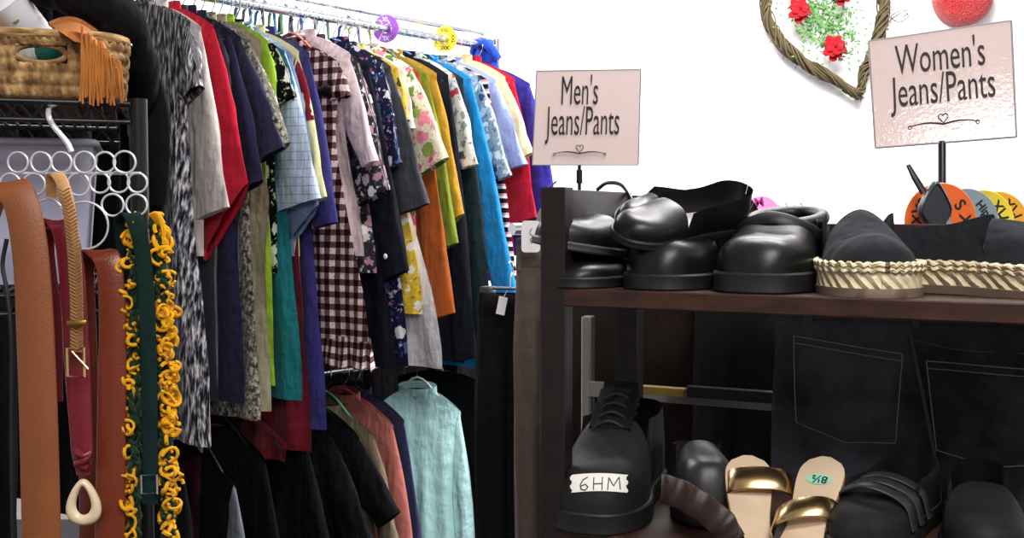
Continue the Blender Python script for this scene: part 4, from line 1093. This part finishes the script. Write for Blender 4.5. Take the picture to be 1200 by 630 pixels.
# ------------------------------------------------------------------ wire rack, basket, ring hanger, belts (left foreground)
YW = 1.12
zsh = W(60, 122, YW).z
XL, XR = W(-220, 122, YW).x, W(152, 122, YW).x
t = thing('wire_shelf', 'black wire shelving rack carrying the wicker basket', 'wire rack', V((XR, YW, 0)))
for zz, nm in ((zsh, 'wire_deck'), (zsh - .19, 'wire_deck'), (zsh - .75, 'wire_deck')):
    m = MB(); DPT = .36
    for y in (YW, YW + DPT):
        m.tube([V((XL, y, zz)), V((XR, y, zz))], .0030, 8); m.tube([V((XL, y, zz - .018)), V((XR, y, zz - .018))], .0026, 8)
        nseg = 14
        for i in range(nseg):
            a = XL + (XR - XL) * i / nseg; b = XL + (XR - XL) * (i + 1) / nseg; mid = (a + b) / 2
            m.tube([V((a, y, zz - .017)), V((mid, y, zz - .001)), V((b, y, zz - .017))], .0018, 6)
    for x in (XL, XR):
        m.tube([V((x, YW, zz)), V((x, YW + DPT, zz))], .003, 8); m.tube([V((x, YW, zz - .018)), V((x, YW + DPT, zz - .018))], .0026, 8)
    for i in range(1, 24):
        x = XL + (XR - XL) * i / 24; m.tube([V((x, YW, zz + .002)), V((x, YW + DPT, zz + .002))], .0016, 6)
    P(nm, m, BLACKM, t)
for x in (XL, XR + .008):
    for y in (YW + .005, YW + DPT): P('post', MB().tube([V((x, y, 0)), V((x, y, zsh + .006))], .009, 12), BLACKM, t)
# basket
def basket():
    zb = zsh + .0045; H = .062; x0, x1 = W(-150, 60, YW + .02).x, W(149, 60, YW + .02).x; y0, y1 = YW + .015, YW + .25; rc = .03
    t = thing('wicker_basket', 'woven seagrass basket with handle slot on the wire shelf', 'basket', V(((x0 + x1) / 2, (y0 + y1) / 2, zb)))
    per = []
    cx0, cx1, cy0, cy1 = x0 + rc, x1 - rc, y0 + rc, y1 - rc
    N_ = 420; Ltot = 2 * ((cx1 - cx0) + (cy1 - cy0)) + 2 * PI * rc
    def pt(d):
        d %= Ltot; segs = [((cx0, y0), (cx1, y0), (0, -1)), 'c0', ((x1, cy0), (x1, cy1), (1, 0)), 'c1', ((cx1, y1), (cx0, y1), (0, 1)), 'c2', ((x0, cy1), (x0, cy0), (-1, 0)), 'c3']
        cc = [(cx1, cy0, -PI / 2), (cx1, cy1, 0), (cx0, cy1, PI / 2), (cx0, cy0, PI)]
        for sg in segs:
            if isinstance(sg, str):
                L = PI / 2 * rc
                if d <= L:
                    c = cc[int(sg[1])]; a = c[2] + d / rc; return V((c[0] + math.cos(a) * rc, c[1] + math.sin(a) * rc, 0)), V((math.cos(a), math.sin(a), 0))
            else:
                L = math.dist(sg[0], sg[1])
                if d <= L:
                    f = d / L; return V((lerp(sg[0][0], sg[1][0], f), lerp(sg[0][1], sg[1][1], f), 0)), V((sg[2][0], sg[2][1], 0))
            d -= L
        return pt(0)
    ds = [Ltot * i / N_ for i in range(N_)]
    hx0, hx1 = W(27, 60, YW).x, W(82, 60, YW).x; NRw = 36
    keep = []; vs = []; us = []
    rowsH = 5
    for j in range(NRw + 1):
        v = j / NRw
        for i, d in enumerate(ds):
            p, nn = pt(d); row = int(min(v, .999) * rowsH); fr = v * rowsH - row
            tw_ = math.sin((d / .0075) * PI + (row % 2) * PI / 2 + (fr - .5) * 2.2)
            bump = .0055 * abs(tw_) ** .7 * (math.sin(PI * fr) ** .5 if 0 < fr < 1 else 0)
            flr = 1 + 0 * v
            vs.append(V((p.x, p.y, zb + v * H)) + nn * (bump + .006 * v)); us.append((d, v * H))
    fs = []
    for j in range(NRw):
        for i in range(N_):
            k = (i + 1) % N_; a = vs[j * N_ + i]; v = (j + .5) / NRw
            if hx0 < a.x < hx1 and a.y < y0 + .02 and .56 < v < .84: continue
            fs.append((j * N_ + i, j * N_ + k, (j + 1) * N_ + k, (j + 1) * N_ + i))
    tm = NT('wicker'); n1 = tm.noise(tm.uv(90, 40), 1, 3)
    wm = tm.fin(tm.ramp(n1, [(.3, '#4a3220'), (.5, '#8f6d47'), (.7, '#c4a274')]), .8, bump=n1, bs=.4, bd=.002, spec=.15)
    P('woven_wall', MB().add(vs, fs, us), wm, t, angle=80)
    P('inner_wall', MB().grid([[V((pt(d)[0].x, pt(d)[0].y, z)) - pt(d)[1] * .004 for d in ds[::4]] for z in (zb, zb + H * .5)], True, cap0=True), wm, t)
    rim_ = []
    for d in ds[::2]:
        p, nn = pt(d); dip = 0
        rim_.append(V((p.x, p.y, zb + H)) + nn * .005)
    P('rim', MB().tube(rim_, .006, 8, closed=True), wm, t)
    hz = zb + H * .70
    hp = []
    for i in range(24):
        a = 2 * PI * i / 24; hp.append(V(((hx0 + hx1) / 2 + math.cos(a) * (hx1 - hx0) / 2, y0 - .003, hz + math.sin(a) * H * .15)))
    P('handle_edge', MB().tube(hp, .0032, 8, closed=True), wm, t)
    return zb
zb = basket()
# contents
bt = thing('lotion_bottle', 'white plastic bottle with purple cap leaning in the basket', 'bottle', W(30, 60, YW + .08))
ax = (W(-12, -18, YW + .06) - W(50, 52, YW + .10)); Lb = ax.length; ax.normalize(); b0 = W(50, 52, YW + .10)
P('bottle_body', MB().tube([b0, b0 + ax * .004, b0 + ax * .05, b0 + ax * (Lb * .7), b0 + ax * (Lb * .8)], [.014, .019, .022, .024, .012], 20), plain('#e9e6ee', .3), bt)
P('bottle_cap', MB().tube([b0 + ax * (Lb * .78), b0 + ax * (Lb * 1.0)], [.013, .012], 18), plain('#3a1a6a', .35), bt)
P('green_mark', MB().ball(b0 + ax * .03 + V((0, -.021, 0)), .006, .002, .006), plain('#5c8a6a', .5), bt)
gt = thing('green_bag', 'teal green cloth pouch visible through the basket handle slot', 'pouch', W(58, 62, YW + .05))
P('pouch_body', MB().ball(W(68, 57, YW + .05), .026, .018, .020, 20, 12), C('#0f5a50'), gt)
P('pouch_lining', MB().ball(W(38, 56, YW + .05), .022, .012, .017, 18, 10), C('#b9c4bd'), gt)
ft = thing('fringed_suede_bag', 'tan suede bag with fringe spilling over the basket', 'bag', W(100, 80, YW + .02))
TN = leather('#a8632c', .8, .3, 30)
rows = []
A0, A1 = W(62, 62, YW + .09), W(132, 70, YW + .02)
for j in range(16):
    s = j / 15; rr = []
    for i in range(20):
        q = i / 19
        px = lerp(58 + 30 * s, 112 + 26 * s, q); py = 19 + 10 * (2 * q - 1) ** 2 + 8 * q + s * (20 + 34 * q)
        rr.append(W(px, py, lerp(YW + .05, YW - .028, min(1, (s * 2.2)) ** .6) + .004 * math.sin(q * 8)))
    rows.append(rr)
P('flap', MB().grid(rows), TN, ft, angle=80)
P('flap_edge', MB().tube(rows[0] + [r_2[-1] for r_2 in rows], .003, 6), TN, ft)
m = MB()
for k in range(70):
    q = k / 69; x = lerp(96, 140, q) + random.uniform(-2, 2); y0_ = lerp(36, 76, q) + random.uniform(-6, 6)
    dx = random.uniform(-4, 10); yb = random.uniform(104, 124)
    m.tube(smooth_path([W(x, y0_, YW - .032 - .004 * random.random()), W(x + dx * .4 + random.uniform(-2, 2), lerp(y0_, yb, .5), YW - .030), W(x + dx, yb, YW - .022)], 4), .0011, 5)
P('fringe', m, leather('#b9722f', .8, .35, 60), ft)
# black coat hung on the rack's end
def px_path0(pts, k=6): return smooth_path([W(x, y, Y) for x, y, Y in pts], k)
ct = thing('black_coat', 'black wool coat draped over the end of the wire rack', 'coat', W(165, 40, YW + .18))
rows = []
for j in range(40):
    s = j / 39; y = 22 + s * 640; xr = interp([(0, 158), (.08, 172), (.2, 186), (.35, 196), (.6, 202), (1, 205)], s); xl = interp([(0, 128), (.1, 140), (1, 146)], s); rr = []
    for i in range(28):
        a = 2 * PI * i / 28; px = (xl + xr) / 2 + (xr - xl) / 2 * math.cos(a)
        f = .004 * nz(a * 2, s * 5) + .005 * math.sin(a * 5 + s * 3)
        p = W(px, y, YW + .20 + (.034 * math.sin(a) + f) * min(1, s * 6 + .3)); rr.append(p)
    rows.append(rr)
P('body', MB().grid(rows, True, cap0=True), C('#0a0a0c'), ct, angle=80)
sl = px_path0([(0, -34, YW + .10), (40, -26, YW + .09), (80, -12, YW + .07), (118, 4, YW + .06), (146, 34, YW + .08), (160, 80, YW + .12), (168, 140, YW + .17)])
P('sleeve', MB().tube([p + V((0, 0, .002 * math.sin(i * 1.3))) for i, p in enumerate(sl)], [interp([(0, .022), (.4, .026), (.8, .024), (1, .02)], i / (len(sl) - 1)) + .0018 * math.sin(i * .9) for i in range(len(sl))], 18), C('#0a0a0c'), ct, angle=80)
P('snap', MB().ball(W(152, 53, YW + .052), .003, .002, .002), CHROME, ct, label='small bright snap')
P('lapel', MB().ribbon(smooth_path([W(150, 40, YW + .165), W(168, 90, YW + .155), W(182, 150, YW + .15), W(186, 240, YW + .15)], 6), [.02 + .02 * math.sin(i / 18 * PI) for i in range(19)], .006, V((1, -.3, 0))), C('#0f0f12'), ct)
# grey plastic bin behind rings
zb2 = zsh - .19 + .0045
bx0, bx1 = W(-190, 200, YW + .1).x, W(150, 200, YW + .1).x; zt2 = W(60, 166, YW + .1).z
bn = thing('storage_bin', 'lilac grey translucent plastic storage bin behind the ring hanger', 'bin', V(((bx0 + bx1) / 2, YW + .2, zb2)))
binm = plain('#a9a7bd', .3)
m = MB(); cx, cy = (bx0 + bx1) / 2, YW + .2; hx, hy = (bx1 - bx0) / 2, .10
def rrect(hx, hy, z, r=.015):
    return [V((cx + sx * (hx - r) + math.cos(a) * r, cy + sy * (hy - r) + math.sin(a) * r, z)) for sx, sy, q in ((1, 1, 0), (-1, 1, 1), (-1, -1, 2), (1, -1, 3)) for a in [(q + k3 / 3) * PI / 2 for k3 in range(4)]]
P('bin_walls', MB().grid([rrect(hx - .012, hy - .012, zb2), rrect(hx, hy, zt2), rrect(hx - .003, hy - .003, zt2), rrect(hx - .015, hy - .015, zb2 + .003)], True, cap0=True, cap1=True), binm, bn, angle=40)
P('bin_rim', MB().tube(rrect(hx + .002, hy + .002, zt2 - .002), .004, 8, closed=True), plain('#c4c2d2', .3), bn)

# the rack stands turned so that its front recedes to the right
TH_ = math.radians(19); PV = V((XR, YW, 0))
for o in [o for o in bpy.data.objects if o.name in ('wire_shelf', 'wicker_basket', 'storage_bin')]:
    o.rotation_euler.z = TH_; d = o.location - PV; d.z = 0; zz = o.location.z
    o.location = PV + Matrix.Rotation(TH_, 3, 'Z') @ d; o.location.z = zz
# ring hanger
YR = 1.075
WR = plain('#dcdce2', .25, .4)
rh = thing('ring_scarf_hanger', 'pale ring-grid accessory hanger with hook on the wire shelf', 'hanger', W(72, 130, YR))
rings = [(21, 190, 13), (48, 190, 13), (72, 190, 13), (99, 190, 13.5), (123, 190, 13), (146, 190, 14),
         (12, 215, 13), (40, 216, 14), (67, 215, 13), (92, 216, 14), (117, 214, 13), (139, 213, 13.5), (161, 214, 12.5),
         (24, 246, 16), (57, 250, 18), (99, 264, 29), (132, 240, 14), (160, 240, 13.5)]
for (x, y, r3) in rings:
    P('ring', MB().torus(W(x, y, YR + random.uniform(-.003, .003)), r3 / F * YR - .0010, .0011, 30, 8), WR, rh)
P('hook', MB().tube(smooth_path([W(66, 121, YW + .004), W(58, 126, YW - .012), W(57, 136, YR), W(63, 148, YR), W(78, 166, YR), W(84, 178, YR)], 6), .0028, 8), WR, rh, label='bent pale hook')
P('crossbar', MB().tube([W(12, 203, YR + .004), W(165, 203, YR + .004)], .0016, 8), WR, rh)

# belts ------------------------------------------------------------------
def px_path(pts, k=8): return smooth_path([W(x, y, Y) for x, y, Y in pts], k)
def belt(name, label, pts, wpx, th, mat, cat='belt', k=8, wd=V((1, 0, 0)), widths=None):
    t = thing(name, label, cat, W(*pts[0]))
    path = px_path(pts, k); Y = 1.06
    if widths: ws = [interp([(i / (len(widths) - 1), w) for i, w in enumerate(widths)], q / (len(path) - 1)) / F * Y for q in range(len(path))]
    else: ws = wpx / F * Y
    P('strap', MB().ribbon(path, ws, th, wd), mat, t, angle=60)
    return t
TANL = leather('#7f4622', .5, .15, 18); RUST = leather('#6a2a17', .35, .2, 14); MAR = leather('#6a1420', .38, .2, 16); GRN = C('#0f2420'); 
belt('wide_belt', 'wide tan suede leather belt hanging at the far left', [(-14, 250, 1.08), (-6, 226, 1.08), (6, 216, 1.062), (24, 236, 1.05), (36, 300, 1.045), (42, 400, 1.045), (46, 520, 1.045), (50, 700, 1.045)], 44, .004, TANL, widths=[30, 34, 38, 40, 42, 44, 45, 46])
tag(P('thin_cord', MB().tube(px_path([(8, 280, 1.07), (3, 310, 1.07), (8, 340, 1.065), (14, 400, 1.06), (14, 520, 1.06), (16, 660, 1.06)]), .0022, 8), RUB), 'thin black cord hanging left of the wide tan belt', 'cord')
# maroon belt
mb = belt('maroon_belt', 'maroon leather belt folded over a ring, ending in a cream horn ring', [(64, 470, 1.09), (62, 380, 1.09), (52, 290, 1.085), (58, 264, 1.075), (74, 266, 1.062), (84, 320, 1.055), (90, 420, 1.052), (96, 520, 1.05), (98, 556, 1.048)], 30, .0035, MAR, widths=[20, 22, 24, 26, 28, 30, 30, 26, 16])
P('tie', MB().tube(px_path([(90, 528, 1.046), (98, 534, 1.042), (106, 530, 1.046), (98, 540, 1.042), (90, 544, 1.046), (104, 548, 1.044)], 5), .0035, 8), MAR, mb)
rows = []; c = W(98, 588, 1.045)
for i in range(41):
    a = 2 * PI * i / 40; sh_ = lambda k, kk: V((math.sin(a) * k * (1 - .38 * math.cos(a)), 0, math.cos(a) * kk))
    o_ = sh_(20 / F * 1.045, 28 / F * 1.045); i_ = sh_(8.5 / F * 1.045, 17 / F * 1.045) + V((0, 0, .0015)); mid = (o_ + i_) / 2; h3 = (o_ - i_) / 2
    rows.append([c + mid + h3 * math.cos(b) + V((0, .0045 * math.sin(b), 0)) for b in [2 * PI * q / 10 for q in range(10)]])
P('horn_ring', MB().grid(rows, True), leather('#d8c3a2', .3, .15, 60, 0), mb, label='cream teardrop horn ring')
# braided tan belt + buckle
bb = belt('braided_belt', 'narrow tan braided belt with gold rectangular buckle', [(60, 230, 1.07), (61, 208, 1.062), (70, 208, 1.05), (80, 240, 1.044), (87, 300, 1.04), (90, 360, 1.04), (90, 412, 1.04)], 15, .003, None or leather('#b98a58', .55, .3, 200), widths=[12, 13, 14, 15, 15, 15, 14])
m = MB()
for k4 in range(46):
    y = 222 + k4 * 4.1; cx_ = interp([(222, 74), (260, 83), (300, 87), (360, 90), (420, 90)], y)
    m.tube([W(cx_ - 7.5, y - 2, 1.0365), W(cx_, y + 2.5, 1.0355), W(cx_ + 7.5, y - 2, 1.0365)], .0008, 5)
P('braid', m, leather('#8a5c30', .6, .2, 60), bb)
bc = W(89, 424, 1.036)
bw, bh = 10 / F * 1.04, 17 / F * 1.04
P('buckle', MB().tube([bc + V((x * bw, 0, z * bh)) for x, z in ((-1, -1), (1, -1), (1, 1), (-1, 1))], .0019, 8, closed=True), GOLD, bb, label='gold rectangular buckle')
P('buckle_pin', MB().tube([bc + V((-.002, -.003, .010)), bc + V((.014, -.006, -.006))], .0013, 8), GOLD, bb)
P('keeper', MB().ribbon([W(79, 379, 1.034), W(89, 379, 1.032), W(101, 378, 1.034)], .006, .0016, V((0, 0, 1))), BRASS, bb)
# rust belt loop
belt('rust_belt', 'glossy rust brown leather belt looped beside the maroon one', [(106, 700, 1.10), (106, 560, 1.10), (102, 400, 1.10), (100, 318, 1.095), (106, 298, 1.085), (118, 296, 1.07), (128, 312, 1.06), (132, 380, 1.058), (131, 480, 1.058), (128, 700, 1.058)], 30, .0035, RUST, widths=[30, 28, 24, 22, 26, 30, 31, 32, 34, 36])
# dark green belt
gb = belt('green_belt', 'dark green webbing belt with small square metal buckle', [(148, 320, 1.085), (142, 266, 1.08), (146, 254, 1.07), (156, 254, 1.055), (166, 290, 1.05), (172, 360, 1.048), (175, 460, 1.048), (176, 560, 1.048), (176, 590, 1.048)], 18, .003, GRN, widths=[16, 17, 18, 19, 19, 19, 19, 18, 18])
bc = W(175, 567, 1.043)
P('buckle', MB().tube([bc + V((x * .0075, 0, z * .009)) for x, z in ((-1, -1), (1, -1), (1, 1), (-1, 1))], .0013, 8, closed=True), CHROME, gb, label='square silver buckle')
# yellow / green loop scarf
sc_ = thing('looped_yarn_scarf', 'dark green and yellow loopy yarn scarf hanging at the right of the belts', 'scarf', W(175, 245, 1.075))
GY = C('#16331f'); YY = C('#d99a12')
m = MB(); my = MB()
for strand in (0, 1):
    for k5 in range(10):
        pts = []
        for i in range(60):
            s = i / 59; y = 252 + s * 400; xc = (158 if strand == 0 else interp([(0, 180), (.12, 188), (.3, 190), (.6, 194), (1, 198)], s)); 
            pts.append(W(xc + 5 * math.sin(i * .9 + k5) + random.uniform(-3, 3), y, 1.072 + .012 * math.cos(i * .8 + k5 * 2)))
        m.tube(pts, .0022, 5)
for i in range(190):
    s = i / 190; strand = random.random() < .7; y = 254 + 380 * random.random(); s = (y - 252) / 400
    xc = interp([(0, 184), (.12, 193), (.3, 194), (.6, 198), (1, 201)], s) if strand else 151 + 3 * math.sin(y * .05)
    c = W(xc + random.gauss(0, 4), y, 1.062 + random.uniform(-.006, .008)); r5 = random.uniform(.0035, .0075); ry = random.uniform(.6, 1.6)
    M = Euler((random.uniform(-.7, .7), random.uniform(-1.2, 1.2), random.uniform(-.9, .9))).to_matrix().to_4x4()
    tt0 = random.uniform(0, 6.28); pts = [c + M.to_3x3() @ V((math.cos(tt0 + a) * r5, .002 * math.sin(2 * a), math.sin(tt0 + a) * r5 * ry)) for a in [5.2 * q / 12 for q in range(13)]]
    my.tube(pts, random.uniform(.0013, .0021), 6)
for i in range(9): my.tube(px_path([(176 + i, 252 + i, 1.06), (184 + i, 250 + 2 * i, 1.056), (192, 262 + 3 * i, 1.056)], 4), .002, 6)
P('green_yarn', m, GY, sc_, label='dark green yarn'); P('yellow_loops', my, YY, sc_, label='golden yellow yarn loops')

# ------------------------------------------------------------------ lights
def area(name, loc, size, power, rot=(0, 0, 0), col=(1, .98, .96), sy=None):
    l = bpy.data.lights.new(name, 'AREA'); l.energy = power; l.color = col; l.shape = 'RECTANGLE'; l.size = size; l.size_y = sy or size
    o = bpy.data.objects.new(name, l); COL.objects.link(o); o.location = loc; o.rotation_euler = rot; return o
area('ceiling_lamp_back', (.9, 3.4, 2.66), 1.2, 110, (math.radians(18), 0, 0), sy=.4)
area('ceiling_lamp_back', (-1.2, 3.4, 2.66), 1.2, 80, (math.radians(18), 0, 0), sy=.4)
area('ceiling_lamp_mid', (.7, 1.9, 2.66), 1.2, 55, sy=.4)
area('ceiling_lamp_front', (.5, -.2, 2.66), 1.2, 45, sy=.4)
area('front_fill_rear', (.1, -1.2, 2.66), 1.2, 55, sy=.4)  # added frontal fill behind the camera, lifts the shaded shelf and shoe toes
w = bpy.data.worlds.new('world'); scn.world = w; w.use_nodes = True
w.node_tree.nodes['Background'].inputs[0].default_value = (1, 1, 1, 1); w.node_tree.nodes['Background'].inputs[1].default_value = .3
vs = scn.view_settings; vs.view_transform = 'Standard'; vs.look = 'None'; vs.gamma = 1; vs.use_curve_mapping = False; vs.exposure = 0.0
scn.display_settings.display_device = 'sRGB'
